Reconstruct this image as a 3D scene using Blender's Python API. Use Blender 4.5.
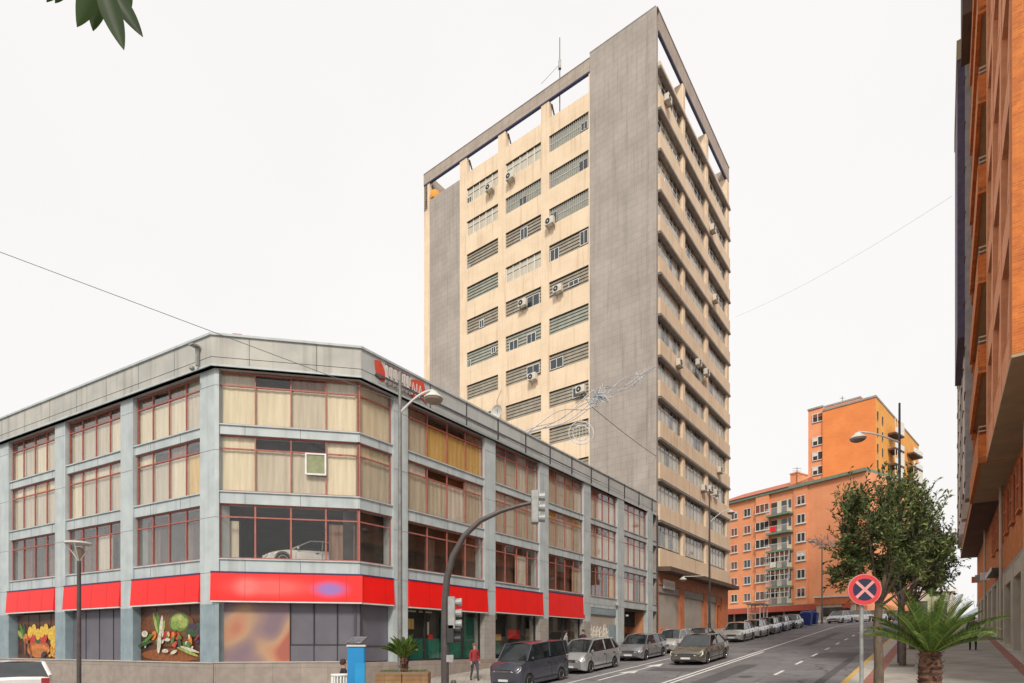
import bpy, bmesh, math, random
from mathutils import Vector, Matrix
random.seed(7)
K = 1.148                       # metres per drawing unit, applied once at the very end
F = 570.0; UC = 512.0; VH = 646.0
scene = bpy.context.scene
for o in list(bpy.data.objects): bpy.data.objects.remove(o)
C = scene.collection

# ---------------------------------------------------------------- camera, sky, sun, exposure
cam_d = bpy.data.cameras.new('camera'); cam = bpy.data.objects.new('camera', cam_d); C.objects.link(cam)
cam.location = (0, 0, 0); cam.rotation_euler = (math.radians(90), 0, 0)
cam_d.sensor_width = 36; cam_d.lens = 36*F/1024
cam_d.shift_y = (VH-341.5)/1024
cam_d.clip_start = 0.1; cam_d.clip_end = 12000
scene.camera = cam
SUN_EL, SUN_AZ = math.radians(43), math.radians(184)   # behind the camera, through thin cloud
world = bpy.data.worlds.new('World'); scene.world = world; world.use_nodes = True
wn = world.node_tree.nodes; wl = world.node_tree.links
wn.clear()
wo = wn.new('ShaderNodeOutputWorld')
sky = wn.new('ShaderNodeTexSky'); sky.sky_type = 'NISHITA'; sky.sun_disc = False
sky.sun_elevation = SUN_EL; sky.sun_rotation = SUN_AZ; sky.dust_density = 3.0; sky.air_density = 1.0
bg1 = wn.new('ShaderNodeBackground'); bg1.inputs[1].default_value = 0.06
wl.new(sky.outputs[0], bg1.inputs[0])
# overcast cloud layer: nearly even white with very soft large clouds
tc = wn.new('ShaderNodeTexCoord'); nz = wn.new('ShaderNodeTexNoise'); nz.inputs['Scale'].default_value = 1.6
nz.inputs['Detail'].default_value = 4
rp = wn.new('ShaderNodeValToRGB')
rp.color_ramp.elements[0].position = .3; rp.color_ramp.elements[0].color = (.972, .948, .925, 1)
rp.color_ramp.elements[1].position = .7; rp.color_ramp.elements[1].color = (1.03, 1.0, .98, 1)
bg2 = wn.new('ShaderNodeBackground'); bg2.inputs[1].default_value = .52
wl.new(tc.outputs['Generated'], nz.inputs['Vector']); wl.new(nz.outputs['Fac'], rp.inputs[0]); wl.new(rp.outputs[0], bg2.inputs[0])
mx = wn.new('ShaderNodeMixShader'); mx.inputs[0].default_value = .93
wl.new(bg1.outputs[0], mx.inputs[1]); wl.new(bg2.outputs[0], mx.inputs[2]); wl.new(mx.outputs[0], wo.inputs[0])
sl = bpy.data.lights.new('sun', 'SUN'); sl.energy = 1.5; sl.angle = math.radians(12); sl.color = (1, .93, .82)
so = bpy.data.objects.new('sun', sl); C.objects.link(so)
sd = Vector((math.sin(SUN_AZ)*math.cos(SUN_EL), math.cos(SUN_AZ)*math.cos(SUN_EL), math.sin(SUN_EL)))
so.rotation_euler = sd.to_track_quat('Z', 'Y').to_euler(); so.location = (0, 0, 30)
vs = scene.view_settings; vs.view_transform = 'Standard'; vs.look = 'None'; vs.gamma = 1; vs.exposure = 0.97
vs.use_curve_mapping = False

# ---------------------------------------------------------------- helpers
D = Vector((.602, .7985, 0)).normalized(); N = Vector((D.y, -D.x, 0))      # along / to the right of the street
DANG = math.atan2(D.y, D.x)
def smooth(t): t = max(0., min(1., t)); return t*t*(3-2*t)
def g0(a):
    if a < 66: return .076*a-2.7
    if a < 100: return .076*66-2.7 + .076*(a-66) - .5*.076*(a-66)**2/34
    return 3.608 - .004*(a-100)
def bend(a): return 0 if a < 60 else min(.012*(a-60)**2, .3*(a-72.5)+1.875 if a > 72.5 else 99)
def S(a, p, z=0): v = D*a+N*p; return Vector((v.x, v.y, z))
def road_z(a, p):
    r = p-bend(a)
    z = g0(a)-.12+.015*(max(r, -15)+2.4)
    X = S(a, p).x; w = smooth((-X-3)/8) if a < 20 else 0
    return z*(1-w) + -1.75*w
def left_walk_z(a, p):
    r = p-bend(a); k = min(1, max(0, (-14.4-r)/2.9))
    z0 = road_z(a, p)+.12; z = z0*(1-k)+(g0(a)+.05)*k
    X = S(a, p).x; w = smooth((-X-3)/8) if a < 20 else 0
    return z*(1-w) + -1.7*w
def W(u, v, t): return Vector(((u-UC)*t, F*t, (VH-v)*t))                    # a point t*F metres ahead
def tp(u, p): return p/(N.x*(u-UC)+N.y*F)                                   # distance at which column u meets the line p
def SA(u, p): return (D.x*(u-UC)+D.y*F)*tp(u, p)

class MB:
    def __init__(s): s.v = []; s.f = []; s.m = []; s.M = None
    def add(s, vs_, fs, mi=0):
        b = len(s.v)
        for v in vs_:
            v = Vector(v); s.v.append(s.M @ v if s.M else v)
        for f in fs: s.f.append([b+i for i in f]); s.m.append(mi)
        return s
    def box(s, x0, x1, y0, y1, z0, z1, mi=0):
        if x0 > x1: x0, x1 = x1, x0
        if y0 > y1: y0, y1 = y1, y0
        if z0 > z1: z0, z1 = z1, z0
        return s.add([(x0,y0,z0),(x1,y0,z0),(x1,y1,z0),(x0,y1,z0),(x0,y0,z1),(x1,y0,z1),(x1,y1,z1),(x0,y1,z1)],
              [(0,3,2,1),(4,5,6,7),(0,1,5,4),(1,2,6,5),(2,3,7,6),(3,0,4,7)], mi)
    def poly(s, pts, mi=0): return s.add(pts, [tuple(range(len(pts)))], mi)
    def prism(s, pts, z0, z1, mi=0):                                        # pts (x, y) counter-clockwise
        n = len(pts)
        return s.add([(x, y, z0) for x, y in pts]+[(x, y, z1) for x, y in pts],
              [tuple(range(n-1, -1, -1)), tuple(range(n, 2*n))]+[(i, (i+1) % n, n+(i+1) % n, n+i) for i in range(n)], mi)
    def tube(s, path, r, n=8, mi=0):
        path = [Vector(p) for p in path]; m = len(path)
        rs = r if isinstance(r, (list, tuple)) else [r]*m
        vs_ = []; fs = []
        prev = None
        for i, p in enumerate(path):
            d = (path[min(i+1, m-1)]-path[max(i-1, 0)])
            if d.length < 1e-9: d = Vector((0, 0, 1))
            d.normalize()
            if prev is None:
                x = d.orthogonal().normalized()
            else:
                x = (prev-d*prev.dot(d))
                x = x.normalized() if x.length > 1e-6 else d.orthogonal().normalized()
            prev = x; y = d.cross(x)
            for k in range(n):
                an = 2*math.pi*k/n; vs_.append(p+(x*math.cos(an)+y*math.sin(an))*rs[i])
        for i in range(m-1):
            for k in range(n):
                fs.append((i*n+k, i*n+(k+1) % n, (i+1)*n+(k+1) % n, (i+1)*n+k))
        fs.append(tuple(range(n-1, -1, -1))); fs.append(tuple(range((m-1)*n, m*n)))
        return s.add(vs_, fs, mi)
    def lathe(s, prof, n=20, c=(0,0,0), axis='z', mi=0):
        vs_ = []; fs = []; m = len(prof); c = Vector(c)
        for r, z in prof:
            for k in range(n):
                an = 2*math.pi*k/n
                q = (r*math.cos(an), r*math.sin(an), z) if axis == 'z' else (r*math.cos(an), z, r*math.sin(an)) if axis == 'y' else (z, r*math.cos(an), r*math.sin(an))
                vs_.append(c+Vector(q))
        for i in range(m-1):
            for k in range(n): fs.append((i*n+k, i*n+(k+1) % n, (i+1)*n+(k+1) % n, (i+1)*n+k))
        fs.append(tuple(range(n-1, -1, -1))); fs.append(tuple(range((m-1)*n, m*n)))
        return s.add(vs_, fs, mi)
    def build(s, name, mats, parent=None, loc=(0,0,0), rz=0, sm=False, bevel=0):
        me = bpy.data.meshes.new(name); me.from_pydata([tuple(v) for v in s.v], [], s.f)
        if not isinstance(mats, (list, tuple)): mats = [mats]
        for m in mats: me.materials.append(m)
        me.polygons.foreach_set('material_index', s.m)
        if sm:
            me.polygons.foreach_set('use_smooth', [True]*len(s.f))
            me.set_sharp_from_angle(angle=math.radians(38))
        me.update()
        o = bpy.data.objects.new(name, me); C.objects.link(o)
        o.location = loc; o.rotation_euler = (0, 0, rz)
        if parent: o.parent = parent
        if bevel:
            b = o.modifiers.new('edge', 'BEVEL'); b.width = bevel; b.segments = 1; b.limit_method = 'ANGLE'
        return o

def thing(name, label, cat, loc=(0,0,0), rz=0, group=None):
    o = bpy.data.objects.new(name, None); C.objects.link(o); o.empty_display_size = .3
    o.location = loc; o.rotation_euler = (0, 0, rz); o['label'] = label; o['category'] = cat
    if group: o['group'] = group
    return o
def tag(o, label=None, cat=None, group=None, kind=None):
    if label: o['label'] = label
    if cat: o['category'] = cat
    if group: o['group'] = group
    if kind: o['kind'] = kind
    return o
def dup(root, loc, rz, label=None, group=None):
    r = root.copy(); C.objects.link(r); r.location = loc; r.rotation_euler = (0, 0, rz)
    if label: r['label'] = label
    if group: r['group'] = group
    for ch in list(root.children):
        c = ch.copy(); C.objects.link(c); c.parent = r
        for gch in list(ch.children):
            d = gch.copy(); C.objects.link(d); d.parent = c
    return r

# ---------------------------------------------------------------- materials
def mat(name, c1, c2=None, rough=.7, scale=2.0, metal=0, bump=0, bscale=30, brick=None, streak=0, spec=.5, coat=0,
        emit=0, stretch=(1,1,1), detail=6, contrast=(.35,.65), streak_col=None):
    m = bpy.data.materials.new(name); m.use_nodes = True; nt = m.node_tree; n = nt.nodes; l = nt.links
    b = n['Principled BSDF']; b.inputs['Roughness'].default_value = rough; b.inputs['Metallic'].default_value = metal
    b.inputs['Specular IOR Level'].default_value = spec
    if coat: b.inputs['Coat Weight'].default_value = coat; b.inputs['Coat Roughness'].default_value = .05
    c2 = c2 or tuple(x*.82 for x in c1)
    t = n.new('ShaderNodeTexCoord'); mp = n.new('ShaderNodeMapping'); mp.inputs['Scale'].default_value = stretch
    l.new(t.outputs['Object'], mp.inputs[0])
    nz = n.new('ShaderNodeTexNoise'); nz.inputs['Scale'].default_value = scale; nz.inputs['Detail'].default_value = detail
    l.new(mp.outputs[0], nz.inputs['Vector'])
    r = n.new('ShaderNodeValToRGB'); r.color_ramp.elements[0].position = contrast[0]; r.color_ramp.elements[1].position = contrast[1]
    r.color_ramp.elements[0].color = (*c2, 1); r.color_ramp.elements[1].color = (*c1, 1)
    l.new(nz.outputs['Fac'], r.inputs[0]); col = r.outputs[0]
    if streak:                                     # rain streaks running down the wall
        mp2 = n.new('ShaderNodeMapping'); mp2.inputs['Scale'].default_value = (2.2, 2.2, .12); l.new(t.outputs['Object'], mp2.inputs[0])
        n2 = n.new('ShaderNodeTexNoise'); n2.inputs['Scale'].default_value = 1.4; n2.inputs['Detail'].default_value = 8
        l.new(mp2.outputs[0], n2.inputs['Vector'])
        r2 = n.new('ShaderNodeValToRGB'); r2.color_ramp.elements[0].position = .52; r2.color_ramp.elements[1].position = .75
        r2.color_ramp.elements[0].color = (0,0,0,1); r2.color_ramp.elements[1].color = (streak,)*3+(1,)
        l.new(n2.outputs['Fac'], r2.inputs[0])
        x = n.new('ShaderNodeMixRGB'); l.new(r2.outputs[0], x.inputs[0]); l.new(col, x.inputs[1])
        x.inputs[2].default_value = (*(streak_col or tuple(v*.45 for v in c1)), 1); col = x.outputs[0]
    bh = None
    if brick:                                      # (width, height, mortar size, mortar colour, value variation)
        w, h, ms, mc, var = brick[:5]; off = brick[5] if len(brick) > 5 else .5
        sx = n.new('ShaderNodeSeparateXYZ'); l.new(t.outputs['Object'], sx.inputs[0])
        ad = n.new('ShaderNodeMath'); ad.operation = 'ADD'; l.new(sx.outputs[0], ad.inputs[0]); l.new(sx.outputs[1], ad.inputs[1])
        cb = n.new('ShaderNodeCombineXYZ'); l.new(ad.outputs[0], cb.inputs[0])
        if len(brick) > 6: l.new(sx.outputs[0], cb.inputs[0]); l.new(sx.outputs[1], cb.inputs[1])    # floor: x, y
        else: l.new(sx.outputs[2], cb.inputs[1])
        bt = n.new('ShaderNodeTexBrick'); bt.offset = off; l.new(cb.outputs[0], bt.inputs['Vector'])
        bt.inputs['Scale'].default_value = 1; bt.inputs['Brick Width'].default_value = w; bt.inputs['Row Height'].default_value = h
        bt.inputs['Mortar Size'].default_value = ms; bt.inputs['Mortar Smooth'].default_value = .2
        bt.inputs['Color1'].default_value = (1,1,1,1); bt.inputs['Color2'].default_value = (var,)*3+(1,)
        bt.inputs['Mortar'].default_value = (*mc, 1)
        mu = n.new('ShaderNodeMixRGB'); mu.blend_type = 'MULTIPLY'; mu.inputs[0].default_value = 1
        l.new(col, mu.inputs[1]); l.new(bt.outputs['Color'], mu.inputs[2]); col = mu.outputs[0]; bh = bt
    l.new(col, b.inputs['Base Color'])
    if bump:
        bp = n.new('ShaderNodeBump'); bp.inputs['Strength'].default_value = bump; bp.inputs['Distance'].default_value = .02
        n3 = n.new('ShaderNodeTexNoise'); n3.inputs['Scale'].default_value = bscale; n3.inputs['Detail'].default_value = 5
        l.new(t.outputs['Object'], n3.inputs['Vector']); l.new(n3.outputs['Fac'], bp.inputs['Height']); l.new(bp.outputs[0], b.inputs['Normal'])
    if emit: b.inputs['Emission Color'].default_value = (*c1, 1); b.inputs['Emission Strength'].default_value = emit
    return m
def glass_mat(name, tint=(.98,.97,.95), gl=.03, rough=.03):
    m = bpy.data.materials.new(name); m.use_nodes = True; nt = m.node_tree; n = nt.nodes; l = nt.links
    for x in list(n):
        if x.type == 'BSDF_PRINCIPLED': n.remove(x)
    out = n['Material Output']
    tr = n.new('ShaderNodeBsdfTransparent'); tr.inputs[0].default_value = (*tint, 1)
    g = n.new('ShaderNodeBsdfGlossy'); g.inputs['Roughness'].default_value = rough; g.inputs[0].default_value = (.9,.93,.95,1)
    lw = n.new('ShaderNodeLayerWeight'); lw.inputs[0].default_value = .25
    ma = n.new('ShaderNodeMath'); ma.operation = 'MULTIPLY_ADD'; ma.inputs[1].default_value = .22; ma.inputs[2].default_value = gl
    l.new(lw.outputs['Fresnel'], ma.inputs[0])
    mx = n.new('ShaderNodeMixShader'); l.new(ma.outputs[0], mx.inputs[0]); l.new(tr.outputs[0], mx.inputs[1]); l.new(g.outputs[0], mx.inputs[2])
    l.new(mx.outputs[0], out.inputs[0])
    return m

M = {}
M['panel'] = mat('blue_grey_panel', (.47,.52,.53), (.38,.43,.445), .55, 1.2, streak=.45, streak_col=(.22,.22,.21))
M['panel2'] = mat('blue_grey_panel_low', (.26,.33,.36), (.20,.26,.29), .6, 2, streak=.3)
M['parapet'] = mat('weathered_fascia', (.47,.46,.42), (.37,.37,.35), .7, .8, streak=.55, streak_col=(.20,.18,.15))
M['stonepier'] = mat('stone_pier', (.36,.33,.30), (.29,.265,.24), .75, 2.5, brick=(.6,.45,.008,(.6,.6,.6),.93,0.))
M['redseam'] = mat('red_sign_seam', (.30,.01,.008), None, .6)
M['plinth'] = mat('plinth_stone', (.34,.29,.25), (.28,.235,.205), .75, 2.5, bump=.2, brick=(1.1,.9,.008,(.6,.6,.6),.92,0.))
M['redframe'] = mat('red_window_frame', (.40,.125,.10), (.29,.09,.075), .6, 8)
M['redsign'] = mat('red_sign', (.80,.006,.004), (.72,.006,.004), .45, 1)
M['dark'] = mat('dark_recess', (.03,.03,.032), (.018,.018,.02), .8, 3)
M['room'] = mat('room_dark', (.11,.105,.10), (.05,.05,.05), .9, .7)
M['glass'] = glass_mat('window_glass')
M['darkglass'] = mat('dark_glass', (.035,.045,.05), (.02,.025,.03), .06, 1.5, spec=.9)
def curtain(name, c, d):
    return mat(name, c, d, .9, 2.2, stretch=(3.5, 1, .25), contrast=(.3,.7))
M['cur_cream'] = curtain('curtain_cream', (.76,.69,.53), (.60,.535,.40))
M['cur_grey'] = curtain('curtain_grey', (.60,.55,.45), (.44,.40,.325))
M['cur_brown'] = curtain('curtain_brown', (.30,.19,.14), (.15,.09,.07))
M['cur_yel'] = curtain('curtain_yellow', (.74,.52,.20), (.52,.34,.10))
M['cur_white'] = curtain('curtain_white', (.78,.75,.68), (.55,.52,.46))
M['dark_room'] = mat('room_shade', (.07,.06,.055), (.03,.028,.026), .9, 1.2)  # near-black colour stands for the unlit room behind a pane
M['cur_warm'] = curtain('curtain_warm_dark', (.20,.13,.11), (.10,.07,.06))
M['beige'] = mat('beige_panels', (.81,.65,.475), (.73,.575,.41), .8, .5, streak=.5, streak_col=(.40,.27,.17), brick=(1.3,.8,.012,(.87,.85,.83),.97,0.))
M['beige_flat'] = mat('beige_render', (.80,.64,.47), (.71,.56,.40), .8, 1.0, streak=.5, streak_col=(.33,.24,.17))
M['tile'] = mat('grey_tile', (.415,.37,.33), (.335,.30,.27), .7, .35, streak=.45, streak_col=(.19,.175,.165), brick=(.95,.62,.022,(.78,.77,.78),.94,.5))
M['beam'] = mat('roof_beam', (.45,.38,.32), (.36,.30,.26), .8, .8, brick=(.9,1.0,.03,(.75,.75,.75),.9,0.))
M['slat'] = mat('grey_shutter', (.33,.295,.24), (.25,.225,.18), .7, 1.5)
M['slat2'] = mat('greenish_shutter', (.32,.33,.28), (.25,.26,.22), .7, 1.5)
M['whiteframe'] = mat('white_frame', (.72,.72,.70), (.62,.62,.60), .5, 4)
M['alum'] = mat('aluminium', (.50,.49,.47), (.40,.39,.37), .4, 4, metal=.3)
M['maroon'] = mat('maroon_blind', (.24,.075,.045), (.17,.05,.03), .7, 3)
M['shelf'] = mat('grey_shelf', (.34,.325,.31), (.26,.25,.24), .7, 2)
M['bluedark'] = mat('blue_flashing', (.03,.035,.12), (.025,.03,.09), .5, 2)
M['brick'] = mat('orange_brick', (.66,.20,.038), (.52,.14,.028), .8, 2, brick=(.26,.085,.012,(.95,1.05,1.15),.72))
M['brick_or'] = mat('orange_facade', (.82,.335,.165), (.73,.285,.135), .8, .35, streak=.15, brick=(.55,.35,.03,(1.08,1.14,1.2),.95))
M['brick_tall'] = mat('orange_facade_tall', (.80,.265,.075), (.71,.22,.06), .8, .3, brick=(.7,.3,.03,(1.0,1.06,1.12),.93))
M['brick_yel'] = mat('ochre_facade', (.78,.36,.075), (.68,.30,.06), .8, .4)
M['brickband'] = mat('brick_red_trim', (.58,.19,.08), (.48,.145,.06), .8, 2)
M['pinkconc'] = mat('pink_rib', (.80,.34,.16), (.66,.26,.12), .8, 1.4, streak=.3, brick=(.3,.1,.008,(.85,.85,.85),.94))
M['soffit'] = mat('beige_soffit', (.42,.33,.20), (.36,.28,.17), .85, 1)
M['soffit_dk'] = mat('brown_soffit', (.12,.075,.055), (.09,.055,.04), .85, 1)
M['cream'] = mat('cream_pier', (.55,.48,.38), (.46,.40,.31), .8, 1.4, streak=.35)
M['asphalt'] = mat('asphalt', (.195,.187,.192), (.14,.134,.14), .85, .35, bump=.35, bscale=60, detail=12, contrast=(.35,.62), streak=0)
def worn(m):
    nt = m.node_tree; n = nt.nodes; l = nt.links; bs = n['Principled BSDF']; src = bs.inputs['Base Color'].links[0].from_socket
    t = n.new('ShaderNodeTexCoord')
    vo = n.new('ShaderNodeTexVoronoi'); vo.feature = 'DISTANCE_TO_EDGE'; vo.inputs['Scale'].default_value = .35
    nz = n.new('ShaderNodeTexNoise'); nz.inputs['Scale'].default_value = 1.2; nz.inputs['Detail'].default_value = 6
    ad = n.new('ShaderNodeMixRGB'); ad.inputs[0].default_value = .35; l.new(t.outputs['Object'], ad.inputs[1]); l.new(t.outputs['Object'], nz.inputs['Vector']); l.new(nz.outputs['Color'], ad.inputs[2]); l.new(ad.outputs[0], vo.inputs['Vector'])
    rp_ = n.new('ShaderNodeValToRGB'); rp_.color_ramp.elements[0].position = .0; rp_.color_ramp.elements[0].color = (.45,)*3+(1,); rp_.color_ramp.elements[1].position = .012; rp_.color_ramp.elements[1].color = (1,1,1,1)
    l.new(vo.outputs['Distance'], rp_.inputs[0])
    n2 = n.new('ShaderNodeTexNoise'); n2.inputs['Scale'].default_value = 2.3; n2.inputs['Detail'].default_value = 8; l.new(t.outputs['Object'], n2.inputs['Vector'])
    r2 = n.new('ShaderNodeValToRGB'); r2.color_ramp.elements[0].position = .30; r2.color_ramp.elements[0].color = (.62,)*3+(1,); r2.color_ramp.elements[1].position = .45; r2.color_ramp.elements[1].color = (1,1,1,1); l.new(n2.outputs['Fac'], r2.inputs[0])
    m1 = n.new('ShaderNodeMixRGB'); m1.blend_type = 'MULTIPLY'; m1.inputs[0].default_value = 1; l.new(src, m1.inputs[1]); l.new(rp_.outputs[0], m1.inputs[2])
    m2 = n.new('ShaderNodeMixRGB'); m2.blend_type = 'MULTIPLY'; m2.inputs[0].default_value = 1; l.new(m1.outputs[0], m2.inputs[1]); l.new(r2.outputs[0], m2.inputs[2]); l.new(m2.outputs[0], bs.inputs['Base Color'])
worn(M['asphalt'])
M['patch'] = mat('asphalt_patch', (.10,.097,.10), (.075,.073,.076), .9, 1.5, bump=.3, bscale=60)
M['iron'] = mat('cast_iron', (.07,.065,.06), (.04,.038,.035), .6, 12)
M['paving'] = mat('paving', (.42,.385,.34), (.30,.275,.245), .85, .9, detail=10, brick=(.45,.45,.014,(.62,.62,.62),.90,0.,1))
M['redpave'] = mat('red_paving', (.40,.17,.13), (.32,.13,.10), .85, 2, brick=(.22,.11,.008,(.7,.7,.7),.85,.5,1))
M['kerb'] = mat('kerb_stone', (.50,.47,.42), (.40,.375,.335), .85, 2)
M['yellow'] = mat('yellow_paint', (.66,.42,.08), (.50,.33,.10), .7, 6)
M['white'] = mat('road_paint', (.72,.71,.68), (.45,.44,.43), .7, 5, detail=10, contrast=(.25,.5))
M['earth'] = mat('earth', (.22,.20,.16), (.15,.14,.11), .9, .02)
M['hill'] = mat('hill_haze_grey', (.30,.34,.36), (.24,.28,.30), .95, .003)  # grey-blue paints the distance haze into the hill colour
M['bark'] = mat('bark', (.15,.11,.075), (.08,.06,.045), .9, 9, bump=.6, bscale=40, stretch=(1,1,.4))
def leaf(name, c, d, rough=.45):
    m = mat(name, c, d, rough, 3.0)
    m.node_tree.nodes['Principled BSDF'].inputs['Specular IOR Level'].default_value = .25
    return m
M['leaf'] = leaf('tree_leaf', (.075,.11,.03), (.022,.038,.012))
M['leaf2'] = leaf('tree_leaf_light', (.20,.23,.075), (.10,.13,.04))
M['leaf3'] = leaf('tree_leaf_brown', (.20,.09,.035), (.10,.05,.02))
M['frond'] = leaf('palm_frond', (.075,.135,.022), (.03,.065,.010))
M['frond2'] = leaf('palm_frond_light', (.19,.26,.05), (.09,.14,.025))
M['palmtrunk'] = mat('palm_trunk', (.16,.075,.045), (.05,.028,.02), .95, 14, bump=.8, bscale=25)
M['leafbig'] = leaf('broad_leaf', (.028,.058,.008), (.014,.032,.005), .5)
M['polegrey'] = mat('grey_pole', (.22,.215,.21), (.16,.155,.15), .5, 5, metal=.3)
M['poledark'] = mat('dark_pole', (.075,.06,.058), (.05,.042,.04), .45, 5)
M['poleblue'] = mat('blue_black_pole', (.045,.055,.10), (.03,.035,.07), .45, 5)
M['galv'] = mat('galvanised', (.34,.35,.34), (.24,.25,.25), .55, 6, metal=.2)
M['lampglass'] = mat('lamp_glass', (.30,.24,.19), (.22,.18,.14), .3, 3)
M['lampshell'] = mat('lamp_shell', (.60,.59,.56), (.50,.49,.46), .5, 3)
M['tyre'] = mat('tyre', (.022,.022,.022), (.015,.015,.015), .85, 5)
M['rim'] = mat('alloy_rim', (.42,.41,.40), (.30,.29,.28), .3, 5, metal=.7)
M['chrome'] = mat('chrome', (.7,.7,.7), (.6,.6,.6), .15, 3, metal=.9)
M['blackplastic'] = mat('black_plastic', (.03,.03,.032), (.02,.02,.022), .5, 5)
M['carglass'] = mat('car_glass', (.025,.033,.036), (.01,.013,.015), .03, 2, spec=.9)
M['headlight'] = mat('headlight', (.62,.60,.52), (.45,.44,.38), .08, 9, coat=1)
M['taillight'] = mat('taillight', (.38,.02,.025), (.28,.012,.018), .15, 9, coat=1)
M['plate'] = mat('number_plate', (.72,.72,.70), (.6,.6,.58), .5, 9)
M['blue'] = mat('blue_cabinet', (.01,.22,.50), (.008,.19,.44), .4, 1)
M['bluebin'] = mat('blue_bin', (.02,.05,.28), (.015,.04,.22), .5, 2)
M['ac'] = mat('ac_casing', (.66,.63,.56), (.54,.51,.45), .6, 3)
M['woodbox'] = mat('planter_wood', (.30,.17,.08), (.22,.12,.055), .8, 3, brick=(1.2,.14,.01,(.5,.5,.5),.8,0.))
M['wood'] = mat('poster_wood', (.10,.032,.014), (.035,.013,.008), .5, 1.5, stretch=(.5,1,3))
M['slatpanel'] = mat('grey_slat_panel', (.13,.125,.15), (.11,.105,.13), .6, 1)
M['wire'] = mat('wire', (.12,.12,.13), (.08,.08,.09), .6, 3)
M['garland'] = mat('garland_tube', (.66,.68,.70), (.42,.44,.48), .5, 6)
M['garland_b'] = mat('garland_blue', (.16,.30,.42), (.10,.18,.26), .5, 6)
M['shutter'] = mat('roller_shutter', (.42,.38,.33), (.36,.325,.28), .6, .8, brick=(9,.11,.012,(.78,.78,.78),.97,0.))
M['rooftile'] = mat('roof_tile', (.48,.15,.08), (.36,.11,.06), .85, 1.5)
M['greencor'] = mat('green_cornice', (.20,.27,.21), (.15,.21,.16), .7, 2)
M['teal'] = mat('teal_display', (.02,.20,.15), (.015,.12,.09), .4, 1.5, stretch=(4,1,.4))
M['orangewall'] = mat('porch_brick', (.52,.235,.125), (.42,.185,.10), .8, 1.5)
def paint(name, c, flake=.35): return mat(name, c, tuple(x*.90 for x in c), .22, 2, metal=flake, coat=.8)
P = {'grey': paint('van_paint', (.075,.08,.105)), 'silver': paint('silver_paint', (.46,.47,.48), .5), 'steel': paint('steel_paint', (.27,.28,.30), .5),
     'bronze': paint('bronze_paint', (.16,.145,.12), .5), 'white': paint('white_paint', (.74,.73,.71), 0), 'black': paint('black_paint', (.03,.03,.038)),
     'pale': paint('pale_paint', (.50,.49,.48), .4), 'blue': paint('blue_paint', (.07,.10,.17))}

# ---------------------------------------------------------------- ground, road, walks
def strip(name, fa, p0, p1, zf, m, A, nP=1, off=0, th=0, kind='structure', label=None):
    b = MB(); V = []
    for a in A:
        l, r = p0(a), p1(a)
        for j in range(nP+1):
            p = l+(r-l)*j/nP; V.append(S(a, p, zf(a, p)+off))
    n = nP+1
    fs = [(i*n+j, i*n+j+1, (i+1)*n+j+1, (i+1)*n+j) for i in range(len(A)-1) for j in range(nP)]
    b.add([tuple(v) for v in V], fs)
    o = b.build(name, m)
    if th:
        s_ = o.modifiers.new('thick', 'SOLIDIFY'); s_.thickness = th; s_.offset = -1
    tag(o, label, kind=kind); return o
def frange(a, b, n): return [a+(b-a)*i/n for i in range(n+1)]
A_ = frange(-30, 60, 45)+frange(62, 130, 34)
def land(a, p):
    zb = min(road_z(a, p), g0(a)) if -30 < p-bend(a) < 8 else (left_walk_z(a, -18+bend(a)) if p < 0 else g0(a))
    return zb-.25
def ground_mesh():
    b = MB(); As = [-3000,-900,-300,-120,-60]+frange(-30, 130, 54)+[160,220,400,900,2000,5000]
    Ps = [-5000,-1500,-500,-150,-80,-50,-40,-31,-25,-20,-17,-15,-12,-8,-4,-2,0,3,6,9,15,30,60,150,500,1500,5000]
    V = []
    for a in As:
        for p in Ps:
            z = land(max(-30, min(a, 130)), p if abs(p) < 60 else math.copysign(60, p))
            V.append(tuple(S(a, p, z-(6 if a > 1500 else 0))))
    n = len(Ps)
    b.add(V, [(i*n+j, i*n+j+1, (i+1)*n+j+1, (i+1)*n+j) for i in range(len(As)-1) for j in range(n-1)])
    tag(b.build('ground', M['earth']), kind='structure')
ground_mesh()
def left_edge(a): return -14.4+bend(a) if a > 15.5 else -14.4+ (15.5-a)/1.5*5.9 if a > 14 else -8.5
strip('road', 0, left_edge, lambda a: -2.52+bend(a), road_z, M['asphalt'], frange(-30, 14, 22)+[14.3,14.7,15.1,15.5]+frange(16.5, 60, 22)+frange(62, 130, 34), 6)
strip('sidewalk', 0, lambda a: -1.62+bend(a), lambda a: 2.0+bend(a), lambda a, p: g0(a), M['paving'], A_, 2)
strip('sidewalk_brick_strip', 0, lambda a: -1.98+bend(a), lambda a: -1.62+bend(a), lambda a, p: g0(a), M['redpave'], A_)
strip('sidewalk_edge', 0, lambda a: -2.36+bend(a), lambda a: -1.98+bend(a), lambda a, p: g0(a), M['kerb'], A_)
strip('kerb', 0, lambda a: -2.52+bend(a), lambda a: -2.36+bend(a), lambda a, p: g0(a)+.004, M['yellow'], A_, th=.3)
strip('sidewalk_border', 0, lambda a: 2.0+bend(a), lambda a: 2.3+bend(a), lambda a, p: g0(a), M['redpave'], A_)
strip('building_forecourt', 0, lambda a: 2.3+bend(a), lambda a: 7+bend(a), lambda a, p: g0(a), M['kerb'], A_)
strip('left_kerb', 0, lambda a: left_edge(a)-.14, left_edge, lambda a, p: road_z(a, p)+.12, M['kerb'], frange(-30, 14, 22)+[14.3,14.7,15.1,15.5]+frange(16.5, 60, 22)+frange(62, 130, 34), th=.3)
strip('left_sidewalk', 0, lambda a: -19+bend(a), lambda a: left_edge(a)-.14, left_walk_z, M['paving'], frange(-30, 14, 22)+[14.3,14.7,15.1,15.5]+frange(16.5, 60, 22)+frange(62, 130, 34), 10)
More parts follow.
